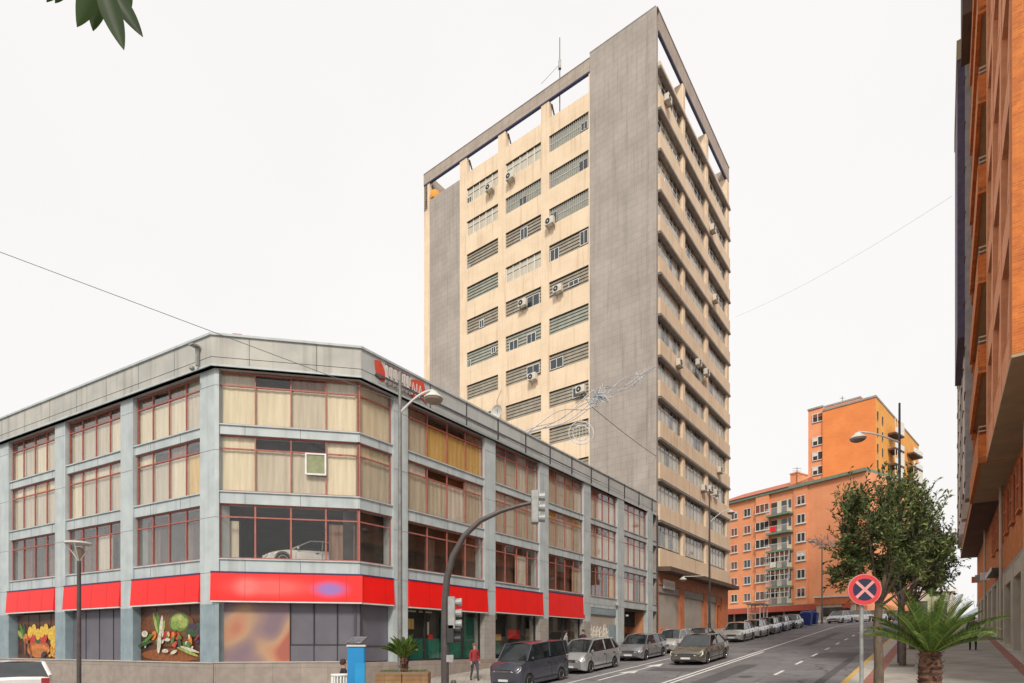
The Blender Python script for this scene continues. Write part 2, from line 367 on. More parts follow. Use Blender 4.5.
strip('forecourt', 0, lambda a: -45+bend(a)*0, lambda a: -19+bend(a), lambda a, p: left_walk_z(a, p)-.01, M['asphalt'], A_, 4)
mk = []
strip('lane_line', 0, lambda a: -8.30+bend(a), lambda a: -8.18+bend(a), road_z, M['white'], frange(-10, 110, 90), 1, .004)
strip('lane_line', 0, lambda a: -8.02+bend(a), lambda a: -7.90+bend(a), road_z, M['white'], frange(-10, 34, 40), 1, .004)
a = -8.
while a < 90:
    strip('lane_dash', 0, lambda x: -5.11+bend(x), lambda x: -4.99+bend(x), road_z, M['white'], frange(a, a+1.5, 3), 1, .004); a += 3.9
# merging arrows in the parking-side lane
def arrow(a0):
    b = MB(); pts = [(0,-.06),(2.6,-.06),(2.6,-.38),(4.0,0),(2.6,.38),(2.6,.06),(0,.06)]
    b.poly([tuple(S(a0+x, -11.1-y, road_z(a0+x, -11.1-y)+.005)) for x, y in pts])
    tag(b.build('road_arrow', M['white']), kind='structure')
for a0, a1, p0, p1 in ((19.5, 27, -7.3, -6.5), (30, 33, -5.0, -3.2), (38, 52, -6.9, -6.3), (24, 25.2, -10.6, -8.5), (14, 30, -3.4, -3.1)):
    strip('road_patch', 0, lambda a, p0=p0: p0, lambda a, p1=p1: p1, road_z, M['patch'], frange(a0, a1, 6), 1, .003)
for a0, p0 in ((22.5, -5.9), (29, -9.3), (37, -4.2), (20.3,-3.2)):
    b = MB(); b.poly([tuple(S(a0+.28*math.cos(q), p0-.28*math.sin(q), road_z(a0, p0)+.006+.076*.28*math.cos(q))) for q in [2*math.pi*k/20 for k in range(20)]]); tag(b.build('manhole_cover', M['iron']), kind='structure')
arrow(20.5)
arrow(23.3)
strip('parking_line', 0, lambda a: -11.95+bend(a), lambda a: -11.85+bend(a), road_z, M['white'], frange(16, 34, 20), 1, .004)

# ---------------------------------------------------------------- facade frames
class Face:
    """a wall seen from outside: x runs left to right along it, y points into the building, z up"""
    def __init__(s, O, d, parent=None):
        s.O = Vector((O[0], O[1], 0)); s.d = Vector((d[0], d[1], 0)).normalized(); s.ang = math.atan2(s.d.y, s.d.x); s.parent = parent
    def x(s, u):
        du = (u-UC)/F; return (du*s.O.y-s.O.x)/(s.d.x-du*s.d.y)
    def t(s, u): return (s.O.y+s.x(u)*s.d.y)/F
    def z(s, u, v): return (VH-v)*s.t(u)
    def build(s, mb, name, mats, parent=None, x=0, z=0, **k):
        q = s.O+s.d*x
        if parent and parent is not s.parent: return mb.build(name, mats, parent, **k)
        return mb.build(name, mats, s.parent, (q.x, q.y, z), s.ang, **k)

# ================================================================= LOW CORNER BUILDING
A2 = Vector((-5.66, 21.2, 0)); B2 = Vector((-10.6, 20.3, 0)); T2 = Vector((11.04, 43.7, 0))
lowb = thing('corner_commercial_building', 'low grey panelled commercial building with red window frames and red shop fascias', 'building')
dL = Vector((.883, -.469, 0)).normalized(); L2 = B2-dL*24
fL = Face(L2, dL, lowb); fF = Face(B2, A2-B2, lowb); fR = Face(A2, D, lowb)
LF = (A2-B2).length; LR = (T2-A2).length-.25
ZR = [(7.97, 9.86, 9.39), (5.57, 7.60, 7.12), (3.15, 5.12, 4.66)]   # window rows (bottom, top, transom)

def window_unit(face, x0, x1, z0, z1, zt, n, low, top, yo=.13):
    """one bay of glazing: opaque curtains and painted dark-room panels behind thin glass in a red frame"""
    w = x1-x0; b = MB(); b.box(0, w, yo+.05, yo+.06, 0, z1-z0)
    win = face.build(b, 'window', M['glass'], x=x0, z=z0)
    f = MB(); th = .022
    for i in range(n+1):
        xc = min(max(i*w/n, th), w-th); f.box(xc-th, xc+th, yo+.02, yo+.065, 0, z1-z0)
    H = z1-z0; T = zt-z0
    f.box(0, w, yo+.024, yo+.066, 0, .05); f.box(0, w, yo+.024, yo+.066, H-.05, H); f.box(0, w, yo+.026, yo+.067, T-.025, T+.025)
    f.build('window_frame', M['redframe'], win)
    cols = ['cur_cream','cur_grey','cur_brown','cur_yel','cur_white','dark_room','cur_warm']
    c = MB()
    for i in range(n):
        for lev, kind in ((0, low[i]), (1, top[i])):
            za, zb = (0, T) if lev == 0 else (T, H)
            xa, xb = i*w/n, (i+1)*w/n; k = cols.index(kind); seg = 22 if kind not in ('dark_room', 'cur_warm') else 1
            am = .007; yb = yo+.14 if seg > 1 else yo+.5  # dark kinds are flat set-back panels painted as unlit rooms
            ph = random.random()*6; fr = random.uniform(3.0, 5.6)
            xs = [xa+(xb-xa)*j/seg for j in range(seg+1)]
            ys = [yb+am*math.sin(ph+fr*math.pi*2*j/seg)+am*.5*math.sin(ph*2+7*j) if seg > 1 else yb for j in range(seg+1)]
            if seg == 1: xs = [xa-.3, xb+.3]
            V = [(x, y, za) for x, y in zip(xs, ys)]+[(x, y, zb) for x, y in zip(xs, ys)]
            m_ = len(xs); c.add(V, [(j, j+1, m_+j+1, m_+j) for j in range(m_-1)], k)
    c.build('curtain', [M[q] for q in cols], win, sm=False)
    return win
CM = {'c':'cur_cream','g':'cur_grey','b':'cur_brown','y':'cur_yel','w':'cur_white','d':'dark_room','r':'cur_warm'}
def cs(s): return [CM[q] for q in s]
def rows(face, u0, u1, n, spec):
    x0, x1 = face.x(u0), face.x(u1)
    for (z0, z1, zt), (low, top) in zip(ZR, spec): window_unit(face, x0, x1, z0, z1, zt, n, cs(low), cs(top))
# left facade bays
xB = 24.0
bayL = [(8.6, 54.9), (65.5, 120.5), (133.2, 199.9)]
rows(fL, *bayL[2], 4, [('cccg','bdbg'), ('ggcy','cdbd'), ('rdrd','dddd')])
rows(fL, *bayL[1], 4, [('gggc','bbbb'), ('cggg','gccg'), ('rdgr','drdr')])
rows(fL, *bayL[0], 4, [('cgcg','bbbg'), ('gggg','ccyc'), ('rdrr','drdd')])
xl0 = fL.x(-8)
window_unit(fL, xl0-4.6, xl0, 7.97, 9.86, 9.39, 4, cs('gcgg'), cs('bbgb')); window_unit(fL, xl0-4.6, xl0, 5.57, 7.6, 7.12, 4, cs('ggcg'), cs('cbbg'))
window_unit(fL, xl0-4.6, xl0, 3.15, 5.12, 4.66, 4, cs('rdrd'), cs('dddd'))
# front face: four lights per floor; the first floor is a deep showroom
xf = fF.x(217.5)
for (z0, z1, zt), (lo, to) in list(zip(ZR, [('ccgc','gdbg'), ('cggc','cddc')])):
    window_unit(fF, xf, LF, z0, z1, zt, 4, cs(lo), cs(to))
w = LF-xf; b = MB(); b.box(0, w, .17, .175, 0, 1.97); wf = fF.build(b, 'window', M['glass'], x=xf, z=3.15)
f = MB()
for i in range(5): xc = min(max(i*w/4, .035), w-.035); f.box(xc-.03, xc+.03, .14, .19, 0, 1.97)
f.box(0, w, .144, .188, 0, .05); f.box(0, w, .144, .188, 1.92, 1.97); f.box(0, w, .146, .186, 1.48, 1.53); f.build('window_frame', M['redframe'], wf)
c = MB(); c.box(.1, .55, .6, .62, 0, 1.45, 0); c.box(w*.76, w*.95, .6, .62, 0, 1.45, 1); c.build('curtain', [M['cur_grey'], M['cur_brown']], wf)
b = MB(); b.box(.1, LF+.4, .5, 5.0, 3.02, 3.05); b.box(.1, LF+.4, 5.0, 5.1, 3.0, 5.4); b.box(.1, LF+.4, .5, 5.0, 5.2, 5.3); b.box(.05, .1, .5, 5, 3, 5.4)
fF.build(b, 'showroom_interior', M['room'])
# right facade
xn0, xn1 = .02, fR.x(393.3)
for (z0, z1, zt), (lo, to) in zip(ZR, [('c','g'), ('g','c'), ('d','d')]): window_unit(fR, xn0, xn1, z0, z1, zt, 1, cs(lo), cs(to))
rows(fR, 408.5, 485, 4, [('gyyy','bddb'), ('ggwg','wddw'), ('drdr','dddd')])
rows(fR, 496, 540, 4, [('ggwg','bbgb'), ('gggg','wggw'), ('rrwr','drrd')])
rows(fR, 549, 584, 4, [('gggw','bggb'), ('ggwg','yggy'), ('drrg','ddrr')])
rows(fR, 591, 617.5, 4, [('wwgw','bddb'), ('wwgw','gddw'), ('rrry','dddr')])
rows(fR, 624.5, 647.5, 4, [('gwgg','bbwd'), ('gwgw','wbgd'), ('gwrg','rrrd')])
# back wall of the rooms, near-black to paint in their darkness
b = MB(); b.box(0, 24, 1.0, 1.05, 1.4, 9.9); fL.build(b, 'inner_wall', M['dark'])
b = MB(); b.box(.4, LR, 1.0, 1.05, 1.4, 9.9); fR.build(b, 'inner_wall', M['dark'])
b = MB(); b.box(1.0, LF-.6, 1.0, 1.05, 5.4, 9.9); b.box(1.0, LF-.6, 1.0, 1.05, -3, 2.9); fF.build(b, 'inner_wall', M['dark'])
# spandrels
SP = [(7.60, 7.97), (5.12, 5.57), (2.62, 3.15)]
for fc, x0, x1 in ((fL, 0, 24), (fF, 0, LF), (fR, 0, LR)):
    for z0, z1 in SP:
        b = MB(); b.box(x0, x1, .07, .5, z0+.002, z1-.002)
        for k in range(int((x1-x0)/1.9)): b.box(x0+1.0+k*1.9, x0+1.012+k*1.9, .066, .07, z0+.004, z1-.004, 1)
        b.box(x0, x1, .02, .07, z1-.05, z1-.004)
        fc.build(b, 'spandrel', [M['panel'], M['dark']])
# pilasters
def pilaster(face, x0, x1, zsplit=1.5, lowmat='panel2'):
    b = MB(); b.box(x0, x1, 0, .6, zsplit, 9.9); 
    for z in (2.62, 4.6, 7.0, 9.3): b.box(x0+.002, x1-.002, -.004, .02, z, z+.010, 2)
    b.box(x0+.003, x1-.003, .003, .6, -3.2, zsplit, 1)
    face.build(b, 'pilaster', [M['panel'], M[lowmat], M['dark']])
for u0, u1 in ((-7, 8.6), (54.9, 65.2), (120.5, 132.8)): pilaster(fL, fL.x(u0), fL.x(u1))
pilaster(fL, fL.x(199.9), 24.0)
pilaster(fF, 0, .15)
for u0, u1, lm in ((393.6, 408, 'panel'), (485, 495.5, 'stonepier'), (540, 548.7, 'stonepier'), (584, 590.7, 'stonepier'), (617.7, 624.2, 'panel'), (647.8, 653, 'panel')):
    pilaster(fR, fR.x(u0), fR.x(u1), 1.5, lm)
# fascia / parapet ring, roof
back1 = T2+Vector((-.7985,.602,0))*26; 
ring = [L2, B2, A2, T2-D*.25]
def off(pts, d):
    out = []
    for i, q in enumerate(pts):
        ds = []
        if i > 0: e = (pts[i]-pts[i-1]).normalized(); ds.append(Vector((e.y, -e.x, 0)))
        if i < len(pts)-1: e = (pts[i+1]-pts[i]).normalized(); ds.append(Vector((e.y, -e.x, 0)))
        n_ = sum(ds, Vector()).normalized(); out.append(q+n_*(d/max(.4, n_.dot(ds[0]))))
    return out
b = MB()
for d0, d1, z0, z1, mi in ((.16, -.5, 9.9, 10.98, 0), (.22, -.52, 10.98, 11.06, 1), (.20, .0, 9.90, 9.97, 1), (.165, .1, 10.22, 10.235, 2)):
    o_, i_ = off(ring, d0), off(ring, d1)
    for i in range(3):
        b.add([(*o_[i].xy, z0), (*o_[i+1].xy, z0), (*i_[i+1].xy, z0), (*i_[i].xy, z0), (*o_[i].xy, z1), (*o_[i+1].xy, z1), (*i_[i+1].xy, z1), (*i_[i].xy, z1)],
              [(0,3,2,1),(4,5,6,7),(0,1,5,4),(2,3,7,6)]+([(3,0,4,7)] if i == 0 else [])+([(1,2,6,5)] if i == 2 else []), 3 if (i == 2 and mi == 0) else mi)
for fc, L in ((fL, 24), (fF, LF), (fR, LR)):
    k = 1.2
    while k < L:
        q = fc.O+fc.d*k; n_ = Vector((fc.d.y, -fc.d.x, 0)); a_ = q+n_*.166; c_ = q+n_*.1+fc.d*.015
        b.M = Matrix.Translation((q.x, q.y, 0)) @ Matrix.Rotation(fc.ang, 4, 'Z'); b.box(0, .014, -.1635, -.1, 9.99, 10.96, 2); b.M = None
        k += 2.3
b.build('parapet', [M['parapet'], M['panel'], M['dark'], mat('parapet_blue_grey', (.47,.50,.49), (.40,.425,.42), .6, 1, streak=.35, streak_col=(.27,.27,.25))], lowb)
b = MB(); rp_ = [L2, B2, A2, T2-D*.25, back1-D*.25, L2+Vector((6, 20, 0))]
b.prism([(v.x, v.y) for v in [p_*1 for p_ in [L2+Vector((.1,.4,0)), B2+Vector((.1,.5,0)), A2+Vector((-.2,.5,0)), T2-D*.3+Vector((-.4,.3,0)), back1-D*.3, L2+Vector((6,20,0))]]], 10.2, 10.4)
b.build('roof', M['shelf'], lowb)
# plinth and side walls
for fc, x0, x1, zt in ((fL, 0, 24, -.62), (fF, 0, LF, -.6)):
    b = MB(); b.box(x0, x1, -.05, .55, -3.6, zt); b.box(x0, x1, -.08, .5, zt, zt+.03, 1); fc.build(b, 'plinth', [M['plinth'], M['kerb']])
b = MB(); x2 = fR.x(584); b.box(-.02, x2, -.05, .5, -3.6, -.62); fR.build(b, 'plinth', M['plinth'])
# red fascias
def fascia(face, x0, x1, z0, z1, yo=-.03, m='redsign'):
    b = MB(); y2 = yo+.04
    b.add([(x0,yo,z1),(x1,yo,z1),(x1,.3,z1),(x0,.3,z1),(x0,y2-.10,z0),(x1,y2-.10,z0),(x1,.3,z0),(x0,.3,z0)], [(0,1,2,3),(7,6,5,4),(4,5,1,0),(5,6,2,1),(6,7,3,2),(7,4,0,3)])
    b.box(x0+.02, x1-.02, y2-.09, .2, z0-.05, z0-.002, 1)
    b.box(x0, x1, yo-.02, yo+.1, z1+.002, z1+.05, 2)
    k = x0+1.15
    while k < x1-.3:
        b.add([(k,yo-.003,z1-.01),(k+.012,yo-.003,z1-.01),(k+.012,y2-.103,z0+.01),(k,y2-.103,z0+.01)], [(0,3,2,1)], 3); k += 1.17
    return face.build(b, 'fascia_sign', [M[m], M['whiteframe'], M['bluedark'], M['redseam']])
for u0, u1 in bayL: fascia(fL, fL.x(u0-1), fL.x(u1)+.02, 1.60, 2.60)
fascia(fL, xl0-4.6, xl0+.1, 1.6, 2.6)
# front sign with its worn, unreadable pale lettering and blue oval (soft-edged print)
def soft_sign():
    m = bpy.data.materials.new('red_sign_print'); m.use_nodes = True; nt = m.node_tree; n = nt.nodes; l = nt.links; bs = n['Principled BSDF']; bs.inputs['Roughness'].default_value = .45
    t = n.new('ShaderNodeTexCoord'); col = None; last = None
    base = n.new('ShaderNodeRGB'); base.outputs[0].default_value = (.80,.006,.004,1); last = base.outputs[0]
    for (cx, cz, rx, rz_, c_) in ((2.15,2.44,2.6,.62,(.80,.09,.08)), (1.25,2.44,.75,.6,(.80,.14,.13)), (4.55,2.40,1.05,.50,(.28,.14,.42))):
        mp = n.new('ShaderNodeMapping'); mp.inputs['Location'].default_value = (-cx/rx, 0, -cz/rz_); mp.inputs['Scale'].default_value = (1/rx, 0, 1/rz_)
        mp.vector_type = 'POINT'; l.new(t.outputs['Object'], mp.inputs[0])
        g = n.new('ShaderNodeTexGradient'); g.gradient_type = 'QUADRATIC_SPHERE'; l.new(mp.outputs[0], g.inputs[0])
        x = n.new('ShaderNodeMixRGB'); x.inputs[2].default_value = (*c_, 1); mul = n.new('ShaderNodeMath'); mul.operation = 'MULTIPLY'; mul.inputs[1].default_value = 2.2; mul.use_clamp = True
        l.new(g.outputs['Fac'], mul.inputs[0]); l.new(mul.outputs[0], x.inputs[0]); l.new(last, x.inputs[1]); last = x.outputs[0]
    l.new(last, bs.inputs['Base Color']); return m
M['signprint'] = soft_sign()
fascia(fF, -.12, LF+.1, 1.62, 2.62, m='signprint')
fascia(fR, .02, fR.x(393.3), 1.62, 2.62); fascia(fR, fR.x(408.3), fR.x(487), 1.60, 2.66); fascia(fR, fR.x(495.7), fR.x(542.5), 1.66, 2.84)
fascia(fR, fR.x(549), fR.x(585), 1.68, 2.98, .05)
# ground floor: posters, panels, shopfronts
def poster(face, x0, x1, z0, z1, shapes, boards=4, bg='wood'):
    b = MB(); w, h = x1-x0, z1-z0; cols = [M[bg]]; idx = {}
    b.box(0, w, .30, .34, 0, h)
    for i in range(1, boards): b.box(i*w/boards-.012, i*w/boards+.012, .285, .298, 0, h, 0)
    for k, (cx, cz, rx, rz_, rot, c_) in enumerate(shapes):
        key = tuple(c_)
        if key not in idx:
            nm = 'print_colour'; cols.append(mat(nm, c_, tuple(q*.6 for q in c_), .45, 7)); idx[key] = len(cols)-1
        n = 14; y = .282-.0012*k; pts = []
        for j in range(n):
            an = -2*math.pi*j/n; px, pz = rx*w*math.cos(an), rz_*h*math.sin(an)
            cc, ss = math.cos(rot), math.sin(rot); pts.append((cx*w+px*cc-pz*ss, y, cz*h+px*ss+pz*cc))
        b.poly(pts[::-1], idx[key])
    return face.build(b, 'poster', cols, x=x0, z=z0)
R_, G_, Y_, Wh, DG, O_, PU, LG, BR = (.55,.03,.02), (.10,.22,.03), (.75,.48,.04), (.65,.62,.50), (.03,.09,.02), (.70,.20,.03), (.06,.03,.07), (.35,.42,.10), (.28,.09,.03)
rnd = random.Random(3)
veg = [(.42,.6,.42,.34,0,(.17,.055,.016)), (.5,.12,.49,.115,0,(.26,.075,.014))]
veg += [(.28,.66,.03,.24,.1,G_), (.24,.70,.02,.2,.35,LG), (.33,.62,.025,.22,-.15,Wh), (.36,.55,.02,.2,-.2,LG)]
veg += [(.60,.70,.15,.17,0,G_), (.58,.74,.10,.11,.2,LG), (.66,.68,.07,.09,.2,LG), (.55,.64,.07,.08,0,(.22,.33,.06)), (.62,.78,.05,.05,0,(.45,.5,.15))]
veg += [(.84,.55,.09,.10,.5,DG), (.80,.60,.07,.07,0,PU), (.90,.50,.04,.14,-.5,PU), (.76,.50,.06,.08,0,DG)]
for i in range(9): veg.append((.20+rnd.random()*.5, .36+rnd.random()*.14, .05, .07, rnd.random(), rnd.choice([R_, R_, O_, R_, (.65,.08,.03)])))
for i in range(12): veg.append((.08+rnd.random()*.8, .22+rnd.random()*.2, .035, .035, rnd.random()*3, rnd.choice([Wh, Wh, G_, LG, PU])))
for i in range(26): veg.append((.12+rnd.random()*.78, .30+rnd.random()*.22, .02+rnd.random()*.025, .025+rnd.random()*.03, rnd.random()*3, rnd.choice([R_, (.35,.02,.02), O_, DG, G_, PU, Wh, (.75,.55,.3)])))
veg += [(.12,.38,.13,.035,.5,G_), (.10,.32,.12,.03,.2,DG), (.75,.18,.16,.03,-.25,LG), (.78,.22,.14,.025,-.2,Wh), (.42,.19,.05,.035,0,Wh), (.55,.17,.05,.03,.3,Wh), (.33,.34,.03,.2,-.15,Wh), (.10,.50,.05,.06,0,Wh)]
poster(fL, fL.x(133.2), fL.x(199.9), -.60, 1.56, veg)
fruit = [(.10,.62,.03,.22,.5,G_), (.16,.60,.03,.2,.1,DG), (.06,.55,.03,.14,.9,LG), (.20,.45,.06,.12,0,O_)]
fruit += [(.48,.22,.26,.20,0,(.42,.12,.03)), (.48,.18,.24,.15,0,O_), (.5,.14,.2,.1,0,(.50,.16,.03))]
fruit += [(.36,.47,.07,.12,0,R_), (.60,.47,.08,.13,0,R_), (.48,.40,.06,.06,0,DG), (.28,.50,.05,.08,0,R_)]
for i in range(7): fruit.append((.30+i*.09, .60+.06*math.sin(i*2.1), .055, .13, -.1+.1*(i % 3), Y_))
for i in range(5): fruit.append((.80+.03*(i % 2), .18+i*.1, .04, .13, .2, Y_))
for i in range(14): fruit.append((.72+rnd.random()*.22, .06+rnd.random()*.2, .025, .03, 0, rnd.choice([Y_, O_, (.6,.3,.05)])))
fruit += [(.62,.10,.06,.06,.4,(.02,.02,.05)), (.30,.22,.015,.26,.5,BR), (.20,.28,.015,.2,0,BR)]
poster(fL, fL.x(10.5), fL.x(54.9), -.60, 1.5, fruit)
# panelled window of the second bay and beyond the frame
for xa, xb in ((fL.x(65.5), fL.x(120.5)), (xl0-4.6, xl0)):
    b = MB(); b.box(0, xb-xa, .30, .34, 0, 2.15)
    for i in range(1, 4): b.box(i*(xb-xa)/4-.015, i*(xb-xa)/4+.015, .28, .298, 0, 2.15, 1)
    fL.build(b, 'grey_window_panel', [M['slatpanel'], M['dark']], x=xa, z=-.60)
def blot_mat():
    m = bpy.data.materials.new('washed_out_poster'); m.use_nodes = True; nt = m.node_tree; n = nt.nodes; l = nt.links; bs = n['Principled BSDF']; bs.inputs['Roughness'].default_value = .5
    t = n.new('ShaderNodeTexCoord'); nz = n.new('ShaderNodeTexNoise'); nz.inputs['Scale'].default_value = .62; nz.inputs['Detail'].default_value = .6
    l.new(t.outputs['Object'], nz.inputs['Vector']); r = n.new('ShaderNodeValToRGB'); cr = r.color_ramp
    cr.elements[0].position = .33; cr.elements[0].color = (.19,.13,.16,1); cr.elements[1].position = .66; cr.elements[1].color = (.34,.10,.07,1)
    for p_, c_ in ((.42,(.26,.17,.16,1)), (.50,(.40,.25,.15,1)), (.57,(.44,.20,.12,1))): e = cr.elements.new(p_); e.color = c_
    l.new(nz.outputs['Fac'], r.inputs[0]); l.new(r.outputs[0], bs.inputs['Base Color']); return m
b = MB(); b.box(0, LF*.50-.12, .30, .34, 0, 2.2); fF.build(b, 'poster', blot_mat(), x=.12, z=-.58)
b = MB(); xx = LF*.5; b.box(0, LF-xx, .32, .36, 0, 2.2); b.box(0, LF-xx, .28, .318, 0, .62, 1)
for i in range(0, 4): b.box(i*(LF-xx)/3-.015, i*(LF-xx)/3+.015, .26, .3, 0, 2.2, 2)
b.box(0, LF-xx, .27, .30, .60, .64, 2)
fF.build(b, 'grey_window_panel', [M['slatpanel'], M['slatpanel'], M['dark']], x=xx, z=-.58)
b = MB(); b.box(0, fR.x(393.3), .32, .36, 0, 2.2); b.box(0, fR.x(393.3), .27, .3, .6, .64); fR.build(b, 'grey_window_panel', M['slatpanel'], z=-.58)
def shopfront(u0, u1, z0, z1, n, deco):
    x0, x1 = fR.x(u0), fR.x(u1); w = x1-x0
    b = MB(); b.box(0, w, .34, .35, z0, z1); sf = fR.build(b, 'shop_window', M['glass'], x=x0)
    f = MB()
    for i in range(n+1): xc = min(max(i*w/n, .03), w-.03); f.box(xc-.03, xc+.03, .3, .4, z0, z1)
    f.box(0, w, .304, .396, z0, z0+.06); f.box(0, w, .304, .396, z1-.06, z1); f.build('window_frame', M['blackplastic'], sf)
    it = MB(); cols = [M['room'], M['teal'], M['redsign'], M['cur_white'], M['cur_yel']]
    it.box(0, w, .95, .97, z0, z1)
    for (a_, b_, c_, d_, k) in deco: it.box(a_*w, b_*w, .6+.03*k, .64+.03*k, z0+c_*(z1-z0), z0+d_*(z1-z0), k)
    it.build('window_display', cols, sf)
shopfront(408.5, 485, -.6, 1.6, 4, [(.0,.5,.0,.42,1), (.52,1,.0,.9,1), (.05,.22,.93,.96,3), (.26,.42,.93,.96,3), (.36,.42,.36,.5,2), (.36,.38,.5,.75,3), (.05,.2,.6,.8,4)])
shopfront(496, 540, -.45, 1.66, 3, [(0,.3,0,.3,1), (.45,.75,.4,.62,2), (.05,.35,.35,.5,4), (.05,.25,.85,1.0,3), (.6,.9,.2,.28,4)])
shopfront(549, 584, -1.0, 1.66, 2, [(.2,.45,.35,.5,4), (.6,.8,.2,.55,3)])
# graffitied shutter bay and porch bay
x0, x1 = fR.x(591), fR.x(617.5)
b = MB(); b.box(0, x1-x0, .08, .5, 2.42, 2.62); b.box(0, x1-x0, .10, .5, 2.0, 2.42, 1); fR.build(b, 'shutter_header', [M['panel'], M['panel2']], x=x0)
b = MB(); b.box(0, x1-x0, .2, .25, -1.4, 2.0)
sh = fR.build(b, 'roller_shutter', M['shutter'], x=x0)
gb = MB(); rg = random.Random(11); W_ = x1-x0
for k in range(6):
    bx = .32+k*W_*.125; zc_ = .75+rg.uniform(-.12,.12); rx_ = rg.uniform(.13,.19); rz_ = rg.uniform(.40,.62); tl = rg.uniform(-.25,.25)
    gb.tube([(bx+rx_*math.cos(q)+tl*rz_*math.sin(q), .185, zc_+rz_*math.sin(q)*(1+.12*math.cos(3*q+k))) for q in [2*math.pi*n/16 for n in range(17)]], .026, 4, 0)
    gb.tube([(bx+tl*rz_*.5*(n-2)/2+.05*(-1)**n, .183, zc_+rz_*.55*(n-2)/2) for n in range(5)], .022, 4, 0)
gb.build('graffiti', M['cur_white'], sh)
b = MB(); b.box(W_*.72, W_, .10, .16, -1.4, 1.4); b.build('shutter_door', M['panel2'], sh)
x0, x1 = fR.x(624.5), fR.x(647.5)
b = MB(); b.box(-.0, x1-x0, 1.6, 1.7, -1.5, 2.62); b.box(x1-x0-.02, x1-x0, .3, 1.6, -1.5, 2.62); b.box(-.02, 0, .3, 1.6, -1.5, 2.62); b.box(0, x1-x0, .3, 1.6, 2.5, 2.62, 1)
b.box((x1-x0)*.55, x1-x0-.1, 1.5, 1.59, -1.2, .95, 1); fR.build(b, 'porch', [M['orangewall'], M['soffit_dk']], x=x0)
b = MB(); b.lathe([(.0,-.05),(.1,-.04),(.12,.05),(.0,.1)], 10, (.8,.2,2.1)); fR.build(b, 'wall_lamp', M['lampshell'], x=x0); b = MB(); b.lathe([(.0,-.05),(.1,-.04),(.12,.05),(.0,.1)], 10, (-1.2,-.05,2.75)); fR.build(b, 'wall_lamp', M['lampshell'], x=x0)
# graffiti painted on the parapet
gb = MB(); gx = fR.x(370)
L_ = fR.x(424)-gx
Mred = mat('graffiti_red', (.60,.075,.035), (.5,.05,.03), .7, 4); Mwh = mat('graffiti_white', (.62,.58,.55), (.5,.46,.44), .7, 4); Mpu = mat('graffiti_purple', (.22,.13,.17), (.16,.09,.12), .7, 4)
def gp(px, pz): return (px*L_, -.178, 10.02+pz*.92)
gb.poly([gp(.02,.85), gp(.13,.95), gp(.20,.62), gp(.22,.2), gp(.12,.1), gp(.04,.45)], 0)
gb.poly([gp(.66,.8), gp(.78,.9), gp(.93,.98), gp(.97,.6), gp(1.0,.05), gp(.86,.2), gp(.75,.0), gp(.64,.1)], 0)
gb.M = Matrix.Translation((0,-.012,0))
for i, q in enumerate([.22,.30,.38,.46,.54,.60]):
    gb.tube([gp(q,.12), gp(q+.01,.85), gp(q+.05,.8), gp(q+.055,.45), gp(q+.02,.42), gp(q+.07,.12)], .06, 4, 1)
    gb.tube([gp(q-.01,.9), gp(q+.05,.93), gp(q+.07,.7)], .025, 4, 2)
for i, q in enumerate([.70,.77,.84]):
    gb.tube([gp(q,.15), gp(q+.02,.7), gp(q+.06,.2)], .03, 4, 1)
gb.tube([gp(.03,.28), gp(.12,.22), gp(.2,.3)], .03, 4, 2)
gb.M = None
fR.build(gb, 'graffiti', [Mred, Mwh, Mpu], x=gx)
# small parapet fittings: camera bracket, drain, red roof box
gb = MB(); gb.box(-.05,.05,-.22,-.3,10.0,10.75); gb.box(-.12,.12,-.5,-.2,10.65,10.7); gb.lathe([(.05,0),(.09,.05),(.09,.12),(.04,.16)], 10, (-.05,-.42,9.78)); fL.build(gb, 'camera_bracket', M['galv'], x=fL.x(204))
gb = MB(); gb.prism([(0,0),(.7,0),(.7,.3),(0,.3)], 11.06, 11.12); gb.prism([(.2,0),(.5,0),(.5,.3),(.2,.3)], 11.12, 11.2); fF.build(gb, 'roof_vent', M['redframe'], x=.4)
gb = MB(); xw = xf+2*(LF-xf)/4+.5; gb.box(0,.75,.08,.14,6.3,6.36); gb.box(0,.75,.08,.14,7.05,7.1); gb.box(0,.06,.079,.14,6.3,7.1); gb.box(.69,.75,.079,.14,6.3,7.1); gb.box(.05,.7,.11,.128,6.34,7.06,1)
fF.build(gb, 'vent_window', [M['whiteframe'], mat('green_glass', (.30,.32,.18), (.22,.24,.13), .2, 3)], x=xw)
gb = MB(); gb.tube([(0,-.06,-1.5),(0,-.06,9.9)], .05, 6); fR.build(gb, 'drainpipe', M['poledark'], x=LR-.1)
gb = MB()
for k in range(5): gb.tube([(k*.0,-.30,10.2+.02*k),(8+k*3.2,-.28,10.15+.02*k)], .012, 4)
fR.build(gb, 'facade_cable', M['wire'], x=.5)

# ================================================================= TOWER
tower = thing('office_tower', 'tall beige and grey tiled office tower with an open roof frame', 'tower')
dTL = Vector((.7985, -.602, 0)); TL = T2-dTL*25.2
tL = Face(TL, dTL, tower); tR = Face(T2, D, tower); WL, WR = 25.2, 18.45
def xm(m): return WL-m                      # m measured leftwards from the near corner
bays = [(xm(24.4), xm(20.24)), (xm(19.33), xm(15.45)), (xm(14.57), xm(10.63)), (xm(9.79), xm(5.88))]
ZTOP = 48.6; ST = 3.18; W0 = 44.35
zb = -2
